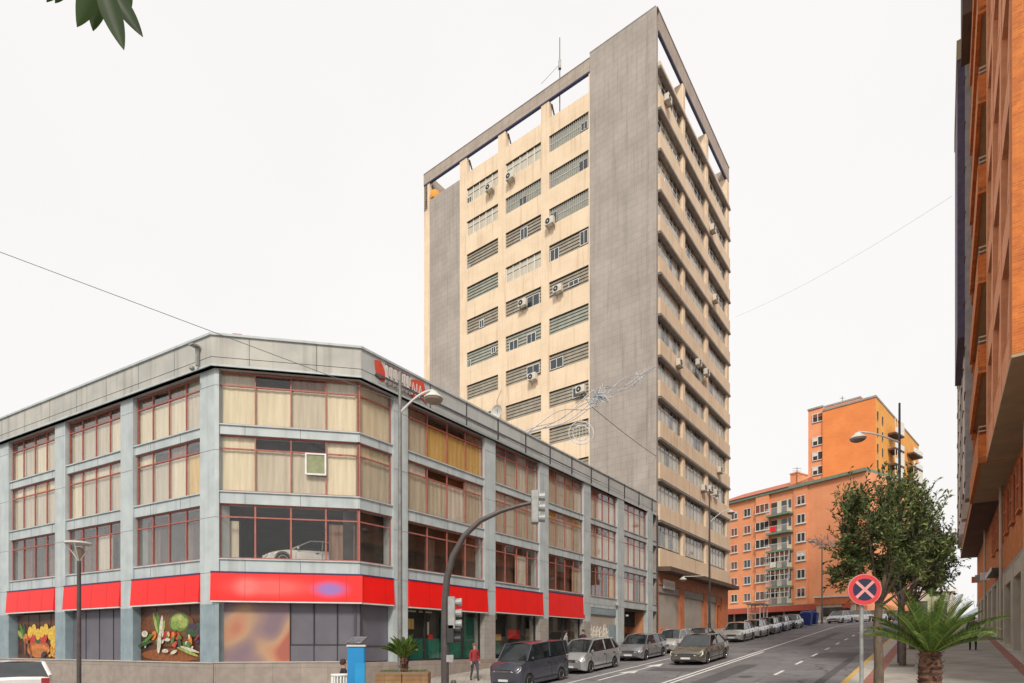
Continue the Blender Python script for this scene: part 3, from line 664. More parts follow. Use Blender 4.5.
# left face skin
b = MB()
for x0, x1 in ((0, bays[0][0]), (bays[0][1], bays[1][0]), (bays[1][1], bays[2][0]), (bays[2][1], bays[3][0]), (bays[3][1], xm(5.74))):
    b.box(x0, x1, 0, .5, zb, 47.5)
for x0, x1 in bays[1:]:
    prev = 45.9
    for k in range(15):
        zt = W0-ST*k
        if zt < 2: break
        b.box(x0, x1, .004, .5, zt, prev); prev = zt-1.45
    b.box(x0, x1, .004, .5, zb, prev)
tL.build(b, 'wall', M['beige'])
b = MB(); b.box(bays[0][0], bays[0][1], .03, .5, zb, 45.75); tL.build(b, 'tiled_panel', M['tile'])
b = MB(); b.box(xm(5.74), WL-.12, -.04, .55, zb, 49.0); tL.build(b, 'tiled_panel', M['tile'])
b = MB(); b.box(0, xm(5.75), -.06, .16, 47.55, ZTOP); b.box(0, xm(5.75), -.05, .18, 47.44, 47.55, 1); b.box(0, xm(5.75), -.09, .2, ZTOP, ZTOP+.06, 2); tL.build(b, 'roof_beam', [M['beam'], M['bluedark'], M['shelf']])
b = MB(); b.box(xm(5.74)-.02, WL, -.06, .6, 49.0, 49.08); tL.build(b, 'coping', M['shelf'])
rt = random.Random(5)
def tower_window(face, x0, x1, z0, z1, style, extra=None, depth=.16):
    w, h = x1-x0, z1-z0
    cm = {'slat': 'slat', 'slatg': 'slat2', 'bars': 'slat2', 'glaz': 'cur_grey', 'dark': 'room'}[style]
    b = MB(); b.box(0, w, depth, depth+.04, 0, h)
    if style.startswith('slat'):
        n = 5
        for i in range(n): b.add([(0,depth-.07,h*i/n),(w,depth-.07,h*i/n),(w,depth-.005,h*(i+.93)/n),(0,depth-.005,h*(i+.93)/n)], [(0,1,2,3)])
    win = face.build(b, 'window', M[cm], x=x0, z=z0)
    f = MB()
    f.box(0, w, depth-.10, depth, h-.06, h, 1)  # dark strip painted as the shadow under the window head
    if style == 'bars':
        n = 20
        for i in range(n): f.box(w*(i+.5)/n-.02, w*(i+.5)/n+.02, depth-.08, depth-.03, 0, h-.06)
        f.box(0, w, depth-.03, depth-.01, h*.48, h*.53)
    if style == 'glaz':
        n = 5
        for i in range(n+1): xc = min(max(w*i/n, .04), w-.04); f.box(xc-.04, xc+.04, depth-.06, depth-.01, 0, h-.06)
        f.box(0, w, depth-.055, depth-.012, h*.62, h*.62+.05)
    if extra:
        for e in extra:
            xa, xb, za, zb_ = e[0]*w, e[1]*w, e[2]*h, e[3]*h
            f.box(xa, xb, depth-.12, depth-.08, za, za+.05); f.box(xa, xb, depth-.12, depth-.08, zb_-.05, zb_)
            f.box(xa, xa+.05, depth-.119, depth-.08, za, zb_); f.box(xb-.05, xb, depth-.119, depth-.08, za, zb_)
            f.box((xa+xb)/2-.02, (xa+xb)/2+.02, depth-.119, depth-.08, za, zb_)
            f.box(xa+.04, xb-.04, depth-.09, depth-.075, za+.04, zb_-.04, 2)
    f.build('window_frame', [M['alum'] if style == 'bars' else M['whiteframe'], M['dark'], M['darkglass']], win)
    return win
styles = {1: ['glaz','glaz','slat','slatg','slat','slatg','slat','slat','slat','slat','slat'],
          2: ['glaz','bars','slat','glaz','slat','slatg','slat','slat','slat','slat','slat'],
          3: ['bars','bars','bars','slat','slat','slatg','slat','slat','slat','slat','slat']}
exs = {(1,0): [(0,.15,.0,.4)], (2,1): [(.38,.6,0,.5)], (2,2): [(.42,.62,.05,.75)], (3,0): [(.80,.97,.1,.55)], (3,1): [(.75,.98,.0,.6)], (3,2): [(.03,.2,.1,.7)], (3,3): [(.02,.25,0,.7), (.78,.98,.1,.9)],
       (1,2): [(0,.1,0,.3)], (1,4): [(.4,.55,.1,.6)], (2,4): [(.6,.95,.0,.7)], (2,5): [(.1,.35,0,.6), (.6,.85,0,.6)], (1,5): [(0,.12,.0,.5), (.78,.92,.3,.7)], (3,6): [(.02,.36,.1,.7)], (2,6): [(.6,.95,.2,.8)], (3,4): [(.5,.75,.2,.5)], (1,7): [(.1,.3,.1,.6)], (3,7): [(.6,.9,.2,.8)]}
for c_ in (1, 2, 3):
    x0, x1 = bays[c_]
    for k in range(11):
        zt = W0-ST*k; tower_window(tL, x0, x1, zt-1.45, zt, styles[c_][k], exs.get((c_, k)))
# roof deck, rear faces and rear roof frame
b = MB(); b.box(.5, WL-.5, .5, WR-.3, 44.4, 44.8)
b.box(0, .5, .5, WR, zb, 44.8, 1); b.box(0, WL, WR-.3, WR, zb, 44.8, 1); tL.build(b, 'rear_wall', [M['shelf'], M['beige_flat']])
b = MB()
b.box(0, WL, WR-.5, WR, 47.5, ZTOP); b.box(0, .5, .5, WR, 47.5, ZTOP)
for q in (0, 6, 12, WR-.8): b.box(0, .5, q, q+.8, 44.8, 47.5)
for q in bays: b.box(q[0]-.85, q[0], WR-.5, WR, 44.8, 47.5)
tL.build(b, 'roof_frame', M['beam'])
b = MB()
for q in bays: b = MB(); b.tube([(q[0]+.1,.3,47.3),(q[0]+.1,1.5,45.2)], .07, 6); tL.build(b, 'roof_brace', M['poledark'])
# right face
zs0 = 25.4
slabs = [zs0+ST*j for j in range(-5, 7)]           # 9.5 ... 44.5
rb = [(.35, 5.3), (6.0, 11.2), (12.0, 17.6)]
b = MB(); b.box(-.12, .0, -.08, .6, zb, 48.9, 0); b.box(0, .33, -.02, .6, zb, 47.4, 0); tR.build(b, 'corner_strip', M['tile'])
b = MB(); b.box(.33, WR, -.10, .10, 47.45, ZTOP+.3); b.box(.33, WR, -.08, .12, 47.33, 47.45, 1); b.box(.0, WR, -.14, .2, ZTOP+.3, ZTOP+.38, 2); tR.build(b, 'roof_beam', [M['beam'], M['bluedark'], M['shelf']])
b = MB()
for i, (x0, x1) in enumerate(rb):
    for z in slabs: b.box(.33, WR, -.20, .5, z+.24, min(z+1.45, 45.05)) if i == 0 else None
b.box(.33, WR, -.20, .5, 6.1, 7.55)
tR.build(b, 'spandrel_band', M['beige'])
b = MB()
for q in (5.3, 11.2, 17.6):
    e = q+(.7 if q < 12 else .85)
    if q == 11.2: e = 12.0
    b = MB(); b.prism([(q,.6),(q,-.04),(q+.10,-.12),(e-.10,-.12),(e,-.04),(e,.6)], 6.1, 47.30)
    b.box(q, e, .6, 1.2, 44.9, 46.9, 1); tR.build(b, 'pier', [M['beige_flat'], M['shelf']])
for z in slabs:
    b = MB(); b.box(.33, WR+.05, -.26, .1, z+.18, z+.24); b.box(.33, WR+.05, -.22, .1, z+.13, z+.18, 1); b.box(.33, WR+.05, -.26, .1, z+.06, z+.13); tR.build(b, 'sun_shelf', [M['shelf'], M['dark']])
for z in [zz for zz in slabs]+[]:
    for (x0, x1) in rb:
        w = x1-x0; zb_ = z-1.73; h = 1.73+.02
        kind = rt.choice(['w','w','c','g'])
        b = MB(); n = 6; cols = ['cur_white','cur_cream','cur_grey','dark_room']
        for i in range(n):
            k = rt.choice([0,0,0,1,2,3]) if z < 30 else rt.choice([0,0,1,2,3,3])
            hh = h*rt.choice([1,1,.85,.7])
            b.box(i*w/n, (i+1)*w/n, .15+.01*(i % 2), .19, 0, hh, k); b.box(i*w/n, (i+1)*w/n, .20, .24, hh, h, 3)
        cw = b; win = None
        g = MB(); g.box(0, w, .10, .105, 0, h); win = tR.build(g, 'window', M['glass'], x=x0, z=zb_)
        cw.build('curtain', [M[q] for q in cols], win)
        f = MB()
        for i in range(n+1): xc = min(max(w*i/n, .035), w-.035); f.box(xc-.03, xc+.03, .07, .115, 0, h)
        f.box(0, w, .074, .112, 0, .06); f.box(0, w, .074, .112, h*.7, h*.7+.05); f.build('window_frame', M['alum'], win)
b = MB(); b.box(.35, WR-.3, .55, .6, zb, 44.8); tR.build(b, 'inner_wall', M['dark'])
# base of the tower: canopy, shutters, sign band
b = MB(); b.add([(.0,0,5.75),(.55,-.95,5.75),(WR+.6,-.95,5.75),(WR+.6,.5,5.75),(0,.5,5.75),(.0,0,6.1),(.55,-.95,6.1),(WR+.6,-.95,6.1),(WR+.6,.5,6.1),(0,.5,6.1)], [(4,3,2,1,0),(5,6,7,8,9),(0,1,6,5),(1,2,7,6),(2,3,8,7),(3,4,9,8),(4,0,5,9)])
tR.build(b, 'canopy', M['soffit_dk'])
b = MB(); b.box(.33, WR, .02, .5, 4.8, 5.75); b.box(WR-.3, WR, .0, WL*.5, zb, 5.75, 0); tR.build(b, 'fascia_band', M['orangewall'])
for x0, x1 in ((.6,5.2),(6.1,11.2),(12.1,14.9)):
    b = MB(); b.box(0, x1-x0, .2, .26, -1.5, 4.2); b.box(0, x1-x0, .08, .26, 4.2, 4.78, 1); tR.build(b, 'roller_shutter', [M['shutter'], M['shelf']], x=x0)
b = MB(); b.box(0, .9, .25, .3, -1, 4); b.box(.9, 1.0, .1, .3, -1, 4, 1); b.box(0, 2.6, .1, .3, 4, 4.78, 1); tR.build(b, 'entrance_door', [M['darkglass'], M['brickband']], x=15.1)
b = MB()
for q0, q1 in ((.33,.6),(5.2,6.1),(11.2,12.1),(14.9,15.1),(16.5,WR)): b = MB(); b.box(q0, q1, .03, .5, zb, 4.8); tR.build(b, 'ground_floor_pier', M['brickband'])
b = MB(); b.box(.6, 5.2, -.1, .2, -1.5, 1.35); tR.build(b, 'low_wall', M['brickband'])
b = MB(); b.box(0, 2.3, -.08, .02, 4.55, 5.25); b.box(.1, 2.2, -.085, -.08, 4.75, 5.05, 1); tR.build(b, 'shop_sign', [M['whiteframe'], M['ac']], x=1.4)
# AC units, dish, aerial: each its own thing hung on the tower
def ac_unit(face, u, v, label, y=-.18, sc=1.0):
    x, z = face.x(u), face.z(u, v); q = face.O+face.d*x
    t = thing('air_conditioner', label, 'air conditioner', (q.x, q.y, z), face.ang, 'air conditioning units on the tower')
    b = MB(); b.box(-.42*sc, .42*sc, y-.36, y, -.3*sc, .3*sc); b.build('casing', M['ac'], t, bevel=.02)
    b = MB(); b.lathe([(.23*sc,y-.372),(.23*sc,y-.362)], 18, (-.12*sc,0,0), 'y'); b.lathe([(.07*sc,y-.38),(.07*sc,y-.373)], 10, (-.12*sc,0,0), 'y', 1); b.build('fan_grille', [M['dark'], M['ac']], t)
    b = MB(); 
    for s_ in (-.3, .3): b.box(s_-.02, s_+.02, y-.34, .0, -.36*sc, -.32*sc); b.box(s_-.02, s_+.02, -.03, .0, -.62*sc, -.32*sc)
    b.build('bracket', M['shelf'], t); return t
for u, v, l in ((492,190,'air conditioner under the top left window of the tower front'), (512.5,179,'air conditioner below the top middle window of the tower front'),
    (552,224,'air conditioner at the left end of the third window down in the right column'), (525,305,'air conditioner in the middle column with a pipe running right'),
    (560,291,'air conditioner in the right column above rusty wall streaks'), (534.7,378.5,'air conditioner under a white window low in the middle column'), (583,391,'pale air conditioner low in the right column above the lights garland')):
    ac_unit(tL, u, v, l)
for u, v, l in ((663,103,'air conditioner highest on the narrow side of the tower'), (708.4,231,'air conditioner at a window of the upper far bay of the tower side'), (711,300.6,'air conditioner with a reddish stain on the far bay of the tower side'),
    (674.6,365,'air conditioner on the near bay level with the garland end'), (694,364.5,'left one of two air conditioners on the middle bay of the tower side'), (702,374,'right one of two air conditioners on the middle bay of the tower side'),
    (715.7,471,'single air conditioner on the lower far bay of the tower side'), (699.6,489,'leftmost of three air conditioners in a row low on the tower side'), (706,490,'middle of three air conditioners in a row low on the tower side'), (711.7,493.5,'rightmost of three air conditioners in a row low on the tower side')):
    ac_unit(tR, u, v, l, -.25, .9)
q = tL.O+tL.d*tL.x(501); t = thing('satellite_dish', 'round pale satellite dish low on the beige tower wall above the low roof', 'satellite dish', (q.x, q.y, tL.z(501, 414.7)), tL.ang)
b = MB(); b.lathe([(0,0),(.3,-.03),(.55,-.12),(.66,-.22),(.64,-.2),(.5,-.09),(0,.03)], 20, (0,-.5,0), 'y'); b.build('dish', M['lampshell'], t, sm=True)
b = MB(); b.tube([(0,0,0),(0,-.5,0)], .04, 6); b.tube([(0,-.5,0),(0,-.6,1.1)], .03, 6); b.tube([(0,-.6,1.1),(.5,-.6,1.9)], .02, 6); b.build('arm', M['wire'], t)
q = tL.O+tL.d*tL.x(559)+Vector((.1,.4,0)); t = thing('roof_aerial', 'thin mast aerial standing on the tower roof beam', 'antenna', (q.x, q.y, 44.8))
b = MB(); b.tube([(0,0,0),(0,0,7.9)], [.05,.035], 6); b.tube([(0,0,5.6),(-1.6,0,3.9)], .015, 4); b.build('mast', M['poledark'], t)
b = MB(); b.box(-.12,.12,-.12,.12,5.2,5.9); b.build('antenna_head', M['polegrey'], t)
q = tL.O+tL.d*tL.x(432); t = thing('orange_tarp', 'orange bundle in the leftmost opening of the tower roof frame', 'tarpaulin', (q.x+.3, q.y+.3, 45.76))
b = MB(); b.lathe([(.5,0),(.55,.3),(.4,.8),(.15,1.0)], 9); b.build('tarp_bundle', mat('orange_tarp', (.8,.33,.03), None, .7), t, sm=True)

# ================================================================= ORANGE APARTMENT BLOCKS
def pane_window(face, parent_x, z, w, h, style=0, name='window'):
    b = MB(); b.box(-w/2, w/2, -.04, -.01, 0, h); 
    win = face.build(b, name, [M['dark_room'], M['cur_warm'], M['carglass']][style % 3] if style != 3 else M['maroon'], x=parent_x, z=z)
    f = MB(); t_ = .07
    f.box(-w/2, w/2, -.12, -.045, 0, t_); f.box(-w/2, w/2, -.12, -.045, h-t_, h); f.box(-w/2, -w/2+t_, -.119, -.046, 0, h); f.box(w/2-t_, w/2, -.119, -.046, 0, h)
    f.box(-t_/2, t_/2, -.11, -.046, 0, h)
    f.box(-w/2-.1, w/2+.1, -.2, .0, -.12, 0, 0)
    f.build('window_frame', M['whiteframe'], win)
    if rt.random() < .5:
        c_ = MB(); c_.box(-w/2+.06, w/2-.06, -.09, -.05, h*rt.choice([.3,.5,.7]), h-.06); c_.build('blind', [M['cur_white'], M['maroon'], M['maroon']][rt.randrange(3)], win)
    return win
ap = thing('orange_apartment_block', 'orange apartment block with green edged balconies and red tiled roof beyond the tower', 'apartment block')
dA = Vector((.536, -.844, 0)).normalized(); O1 = Vector((45.7, 88, 0)); fA = Face(O1-dA*18, dA, ap); x808 = 18.0
ZC = 24.9
holes = []
xA = lambda u: fA.x(u)
b = MB(); b.box(0, 18+8.6, 0, 14, -1, ZC-.1); b.box(xA(757), xA(770), -.35, .0, 5, ZC-.1); b.box(xA(794), x808, -.15, 0, 5, ZC-.1); fA.build(b, 'wall', M['brick_or'])
b = MB(); b.box(-.2, 18+8.6, -.45, 14.2, ZC-.1, ZC+.35); fA.build(b, 'cornice', M['greencor'])
b = MB(); x1 = xA(790); b.add([(-.4,-.6,ZC+.35),(x1,-.6,ZC+.35),(x1,14,ZC+.35),(-.4,14,ZC+.35),(2.5,6,ZC+2.9),(x1,6,ZC+2.9)], [(0,1,5,4),(2,3,4,5),(1,2,5),(3,0,4),(0,3,2,1)]); fA.build(b, 'roof', M['rooftile'])
b = MB(); b.box(xA(783), xA(790), 2, 5, ZC+.35, ZC+2.9); b.box(xA(782.5), xA(790.5), 1.9, 5.1, ZC+2.9, ZC+3.1); fA.build(b, 'penthouse', M['brick_or'])
zrow = [22.0, 19.1, 16.2, 13.3, 10.5, 7.6]
for z in zrow:
    for u, w in ((734.5,1.3),(747.5,1.3)): pane_window(fA, xA(u), z, w, 1.35, rt.randrange(4))
    # wide windows sit on the projecting bay
    b = MB(); xx = xA(763.7); b.box(-1.25, 1.25, -.40, -.352, 0, 1.4); win = fA.build(b, 'window', M[rt.choice(['dark_room','cur_warm','maroon'])], x=xx, z=z)
    f = MB(); f.box(-1.25,1.25,-.48,-.402,0,.07); f.box(-1.25,1.25,-.48,-.402,1.33,1.4)
    for q in (-1.22,-.4,.4,1.22): f.box(q-.04,q+.04,-.48,-.402,.07,1.33)
    f.box(-1.35,1.35,-.55,-.36,-.1,0); f.build('window_frame', M['whiteframe'], win)
    xx = xA(801.8); b = MB(); b.box(-.7,.7,-.18,-.152,0,1.45); win = fA.build(b, 'window', M['dark_room'], x=xx, z=z)
    f = MB(); f.box(-.7,.7,-.26,-.182,0,.1); f.box(-.7,.7,-.26,-.182,1.35,1.45); f.box(-.7,-.6,-.26,-.182,.1,1.35); f.box(.6,.7,-.26,-.182,.1,1.35); f.box(-.05,.05,-.25,-.182,.1,1.35); f.box(-.85,.85,-.36,-.16,-.12,0)
    if rt.random() < .6: f.box(-.6,.6,-.21,-.184,.7,1.35,1)
    f.build('window_frame', [M['whiteframe'], rt.choice([M['maroon'], M['cur_white']])], win)
x0, x1 = xA(770.5), xA(793.5)
for k, z in enumerate([21.2, 18.3, 15.4, 12.5, 9.6, 6.8]):
    b = MB(); w = x1-x0; b.box(0, w, -1.3, .0, -.35, -.05); bal = fA.build(b, 'balcony', M['greencor'], x=x0, z=z)
    f = MB(); f.box(0, w, -1.3, -1.26, .9, .96)
    n = 26
    for i in range(n+1): f.box(w*i/n-.015, w*i/n+.015, -1.29, -1.27, 0, .9)
    f.build('railing', M['whiteframe'], bal)
    f = MB(); f.box(.3, w-.3, -.04, -.01, 0, 2.2); f.box(.25, w*.3, -.1, -.04, 0, 2.1, 1); f.box(w*.5, w*.72, -.08, -.04, 0, 2.1, 2); f.box(w*.8, w-.35, -.09, -.04, .8, 2.1, 2)
    f.build('balcony_wall', [M['cur_cream'], M['dark_room'], M['darkglass']], bal)
    if k >= 3:
        f = MB()
        for i in range(6): f.box(w*i/5-.04, w*i/5+.04, -1.25, -1.2, .96, 2.5)
        f.box(0, w, -1.25, -1.2, 1.7, 1.78); f.build('glazing_frame', M['whiteframe'], bal)
    if k in (1, 3):
        f = MB(); f.box(w*.2, w*.45, -1.34, -1.31, .1, .9); f.build('hung_laundry', M['cur_white'] if k == 3 else M['redsign'], bal)
b = MB(); b.box(-.5, 26, -3.2, -.46, 5.9, 6.3, 0); b.box(-.5, 26, -3.6, -3.2, 5.3, 6.2, 1); b.box(-.5, 26, -1.6, -1.5, 2.5, 5.9, 2)
for i in range(9): b.box(i*3, i*3+.3, -1.8, -1.55, 2.5, 5.9, 0)
fA.build(b, 'shop_row', [M['cream'], mat('red_awning', (.50,.10,.06), None, .8), M['dark_room']])
q = fA.O+fA.d*xA(797); t = thing('roof_aerial', 'branching television aerial on the orange block roof', 'antenna', (q.x+1, q.y+2, ZC+.3))
b = MB(); b.tube([(0,0,0),(0,0,3.5)], .05, 5)
for z_ in (2.2, 2.9, 3.3): b.tube([(-.7,0,z_),(.7,0,z_)], .03, 4)
b.build('mast', M['poledark'], t)

tb = thing('tall_orange_block', 'tall bright orange block with white stacked balconies on its far side', 'apartment block')
dT1 = Vector((.70, -.714, 0)).normalized(); fT1 = Face((57.7, 111.3), dT1, tb); dT2 = Vector((.714, .70, 0)).normalized(); LT = 11.5
cT = fT1.O+fT1.d*LT; fT2 = Face((cT.x, cT.y), dT2, tb)
xs = fT1.x(822.5)
b = MB(); b.box(xs, LT, 0, 36, -1, 45.0); b.box(0, xs, .4, 30, -1, 46.0, 1); b.box(0, LT-3.2, 3, 20, 45, 46.8, 1); fT1.build(b, 'wall', [M['brick_tall'], M['brick_or']])
b = MB(); b.box(xs, LT+.15, -.15, 36.1, 45.0, 45.35); b.box(-.1, xs, .2, 3, 46.0, 46.3); b.box(-.1, LT-3.1, 2.9, 20.1, 46.8, 47.1); fT1.build(b, 'cornice', M['shelf'])
for v in (417, 440.5, 455.4, 470):
    u = 817.3; x = fT1.x(u); z = fT1.z(u, v)-.9
    b = MB(); b.box(-.95,.95,.3,.38,0,1.7); win = fT1.build(b, 'window', M['dark_room'], x=x, z=z)
    f = MB(); f.box(-.95,.95,.2,.29,0,.12); f.box(-.95,.95,.2,.29,1.58,1.7)
    for q in (-.9,0,.9): f.box(q-.06,q+.06,.2,.29,.12,1.58)
    if v == 417: f.box(-.85,.85,.22,.27,.9,1.6,1)
    else: f.box(-.85,-.06,.24,.27,.9,1.6,2)
    f.build('window_frame', [M['whiteframe'], M['maroon'], M['cur_white']], win)
b = MB(); b.box(3.2, 8, -.06, .0, -1, 45.0); b.box(20, 23, -.06, 0, -1, 45); fT2.build(b, 'ochre_strip', M['brick_yel'])
b = MB(); b.box(0, 3.2, -.04, .0, -1, 45.0); b.box(8, 20, -.04, 0, -1, 45); b.box(23, 36, -.04, 0, -1, 45); fT2.build(b, 'ochre_wall', M['brick_yel'])
for k in range(6):
    z = 41.2-k*5.8 if False else 42.0-k*2.95
    for x in (1.2, 4.6, 16.5):
        b = MB(); b.box(-.4,.4,-.09,-.07,-.9,.7); win = fT2.build(b, 'window', M['dark_room'], x=x, z=z)
        f = MB(); f.box(-.45,.45,-.14,-.1,-.95,-.9); f.box(-.45,.45,-.14,-.1,.7,.75); f.build('window_frame', M['whiteframe'], win)
    for x in (8.5, 24.5):
        b = MB(); w = 5.4 if x > 20 else 4.2
        b.add([(0,-.05,0),(w,-.05,0),(w,-1.9,0),(0,-1.3,0),(0,-.05,-.35),(w,-.05,-.35),(w,-1.9,-.35),(0,-1.3,-.35)], [(0,3,2,1),(4,5,6,7),(3,7,6,2),(0,4,7,3),(1,2,6,5)])
        bal = fT2.build(b, 'balcony', M['soffit_dk'], x=x, z=z-1.3)
        f = MB(); f.add([(0,-1.32,0),(w,-1.92,0),(w,-1.92,.95),(0,-1.32,.95),(0,-1.26,0),(w,-1.86,0),(w,-1.86,.95),(0,-1.26,.95)], [(0,1,2,3),(5,4,7,6),(3,2,6,7),(0,4,5,1),(0,3,7,4),(1,5,6,2)]); f.build('parapet_panel', M['whiteframe'], bal)
        if (k in (0, 3) and x < 20) or k == 2:
            g = MB()
            for i in range(5): px = w*i/4; py = -1.3-.6*i/4; g.box(px-.05, px+.05, py-.01, py+.08, 1.0, 2.55)
            g.build('glazing_frame', M['whiteframe'], bal); g = MB(); g.add([(w*.4,-1.48,1.04),(w,-1.84,1.04),(w,-1.84,2.5),(w*.4,-1.48,2.5)], [(0,1,2,3)]); g.build('glazing', M['cur_white'], bal)
    if False: pass
q = fT1.O+fT1.d*6; t = thing('roof_aerial', 'short aerial on top of the tall orange block', 'antenna', (q.x+3, q.y+5, 47.1)); b = MB(); b.tube([(0,0,0),(0,0,2)], .06, 5); b.tube([(-.5,0,1.6),(.5,0,1.6)], .04, 4); b.build('mast', M['poledark'], t)

# ================================================================= RIGHT BRICK BUILDING
rbld = thing('brick_apartment_building', 'orange brick apartment building overhanging the right pavement', 'apartment building')
# frame: x runs down the street (towards the camera) as seen from the road, so use a face whose left end is the far end
AFAR = 67.6
def rf(p): 
    o_ = S(AFAR, p); return Face((o_.x, o_.y), -D, rbld)
def ra(a): return AFAR-a
wl_ = rf(2.5)
b = MB(); ZF = 8.2
def gzr(a): return g0(a)
# ground and mezzanine wall (brick above, cream piers below)
b.box(ra(67.6), ra(18), .1, 9, 3.7, ZF)
wl_.build(b, 'wall', M['brick'])
b = MB()
a = 20.5
while a < 66:
    z0 = g0(a)-.6
    b = MB(); b.box(ra(a+1.0), ra(a), -.02, .6, z0, 3.6); wl_.build(b, 'pier', M['cream']); a += 4.2
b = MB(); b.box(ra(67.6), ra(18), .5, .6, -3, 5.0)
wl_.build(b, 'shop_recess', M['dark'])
b = MB(); b.box(ra(67.6), ra(18), .05, .5, 3.6, 3.85); b.box(ra(40), ra(18), .02, .5, 3.0, 3.6, 1); wl_.build(b, 'shop_lintel', [M['shelf'], M['cream']])
for k in range(9):
    a = 22+k*2.9
    b = MB(); b.box(0, 1.3, .05, .08, 5.6, 7.6); win = wl_.build(b, 'window', M['dark_room'], x=ra(a+1.3)); 
    f = MB(); f.box(0, 1.3, -.04, .09, 5.5, 5.6); f.box(0, .1, -.02, .09, 5.6, 7.6); f.box(1.2, 1.3, -.02, .09, 5.6, 7.6); f.box(.1,1.2,.0,.04,6.6,6.68); f.build('window_frame', M['brickband'], win)
for a in (27.5, 38.5, 52):
    b = MB(); b.tube([(0,-.08,g0(a)),(0,-.08,8.2)], .07, 8); wl_.build(b, 'drainpipe', M['cream'], x=ra(a))
# near projecting block: end wall of brick, side of slanted ribs
fN = rf(1.58)
b = MB(); b.box(ra(32.8), ra(22.0), .35, 8, ZF+.05, 31); b.box(ra(22.0)+.002, ra(21.4), 0.01, 8, ZF+.05, 31); fN.build(b, 'near_block_wall', M['brick'])
b = MB(); b.box(ra(22.0)-.15, ra(22.0), 0, .35, ZF, 31); b.box(ra(32.8), ra(32.2), 0, .35, ZF, 31); b.box(ra(29.4),ra(28.8),.0,.35,ZF,31); b.box(ra(25.6),ra(25.0),.0,.35,ZF,31)
z = ZF
while z < 28:
    b.box(ra(32.2), ra(22.0), .02, .35, z, z+1.1)
    for (a0, a1) in ((22.0, 25.0), (25.6, 28.8), (29.4, 32.2)):
        b.add([(ra(a0), .01, z+1.1), (ra(a0), .01, z+3.3), (ra(a0)-1.1, .01, z+1.1), (ra(a0), .33, z+1.1), (ra(a0), .33, z+3.3), (ra(a0)-1.1, .33, z+1.1)], [(0,1,2),(5,4,3),(0,3,4,1),(1,4,5,2),(2,5,3,0)])
    z += 4.0
fN.build(b, 'slanted_rib', M['pinkconc'])
b = MB(); b.box(ra(32.8), ra(21.4), 0, 8, ZF-.04, ZF+.045); fN.build(b, 'soffit', M['soffit'])
z = ZF
while z < 28:
    for (a0, a1) in ((22.0, 25.0), (25.6, 28.8), (29.4, 32.2)):
        b = MB(); b.box(.1, a1-a0-.1, .30, .34, z+1.2, z+3.9); win = fN.build(b, 'window', M['cur_warm'], x=ra(a1)); f = MB(); f.box(.05,.12,.24,.3,z+1.16,z+3.92); f.box(a1-a0-.12,a1-a0-.05,.24,.3,z+1.16,z+3.92); f.build('window_frame', M['brickband'], win)
    z += 4.0
# brick end face pilaster patch with raised header pattern
b = MB()
for i in range(30):
    for j in range(2): b.box(ra(21.4), ra(21.4)+.03, 1.1+j*.25, 1.22+j*.25, 9+i*.7, 9.12+i*.7)
fN.build(b, 'raised_bricks', M['brick'])
# middle block: stacked balconies
fM = rf(1.30)
b = MB(); b.box(ra(42), ra(32.8), .9, 8, ZF+.05, 39); fM.build(b, 'middle_block_wall', M['brick'])
b = MB(); b.box(ra(42), ra(32.8), 0, 8, ZF-.03, ZF+.045); fM.build(b, 'soffit', M['soffit'])
z = ZF+.05
while z < 37:
    b = MB(); b.box(ra(42), ra(32.8), 0, .9, z+.0, z+.16, 1); b.box(ra(42), ra(32.8), -.02, .12, z-.1, z+1.15, 0); b.box(ra(32.92), ra(32.8), .12, .9, z-.1, z+1.15, 0); b.box(ra(41.9), ra(41.78), .12, .9, z+.16, z+4.0, 0)
    bal = fM.build(b, 'balcony', [M['brick'], M['soffit']])
    f = MB(); 
    for q in (1.3, 1.5): f.box(ra(42), ra(32.85), .02, .07, z+q, z+q+.05); f.box(ra(32.92), ra(32.86), .07, .9, z+q, z+q+.05)
    for q in range(6): f.box(ra(42)+q*1.6, ra(42)+q*1.6+.05, .03, .06, z+1.15, z+1.5)
    f.build('railing', M['cream'], bal)
    z += 4.0
for z in (ZF+2.9+2.0, ZF+5.75+2.0):
    pass
# far block
fO = rf(1.40)
b = MB(); b.box(ra(67.6), ra(42), .25, 8, ZF+.05, 47); fO.build(b, 'far_block_wall', M['brickband'])
b = MB(); b.box(ra(67.6), ra(42), 0, 8, ZF-.05, ZF+.045); fO.build(b, 'soffit', M['soffit_dk'])  # dark brown also carries the shade of the deeper overhang
z = ZF+.05
while z < 44:
    b = MB(); b.box(0, ra(42), 0, .25, z, z+.5); b.box(0, ra(42), -.03, .02, z+.5, z+.56, 1); fO.build(b, 'floor_band', [M['brick'], M['cream']])
    z += 4.0
k = 0; a = 43.5
while a < 66:
    b = MB(); wd = 1.2; b.box(ra(a+wd), ra(a), -.28, .25, ZF+.6+(k % 2)*.9, 43-(k % 3)*2.5, [1,0,2][k % 3]); 
    for z in frange(ZF+1.5, 42, 12): b.box(ra(a+wd)-.02, ra(a)+.02, -.32, -.26, z, z+.12, 3)
    fO.build(b, 'glazed_bay', [M['whiteframe'], M['shelf'], M['cur_grey'], M['soffit_dk']]); a += 3.4; k += 1
b = MB(); b.box(ra(52), ra(44), -.64, .2, 18.7, 35.6); b.box(ra(52.05), ra(43.95), -.68, .2, 35.6, 36.8, 1); fO.build(b, 'corner_bay', [mat('dark_bay', (.09,.06,.11), (.06,.04,.08), .6), M['soffit']])
b = MB(); b.box(ra(42), ra(38.6), -.42, .05, 33.5, 39); fM.build(b, 'corner_bay', M['soffit_dk'])
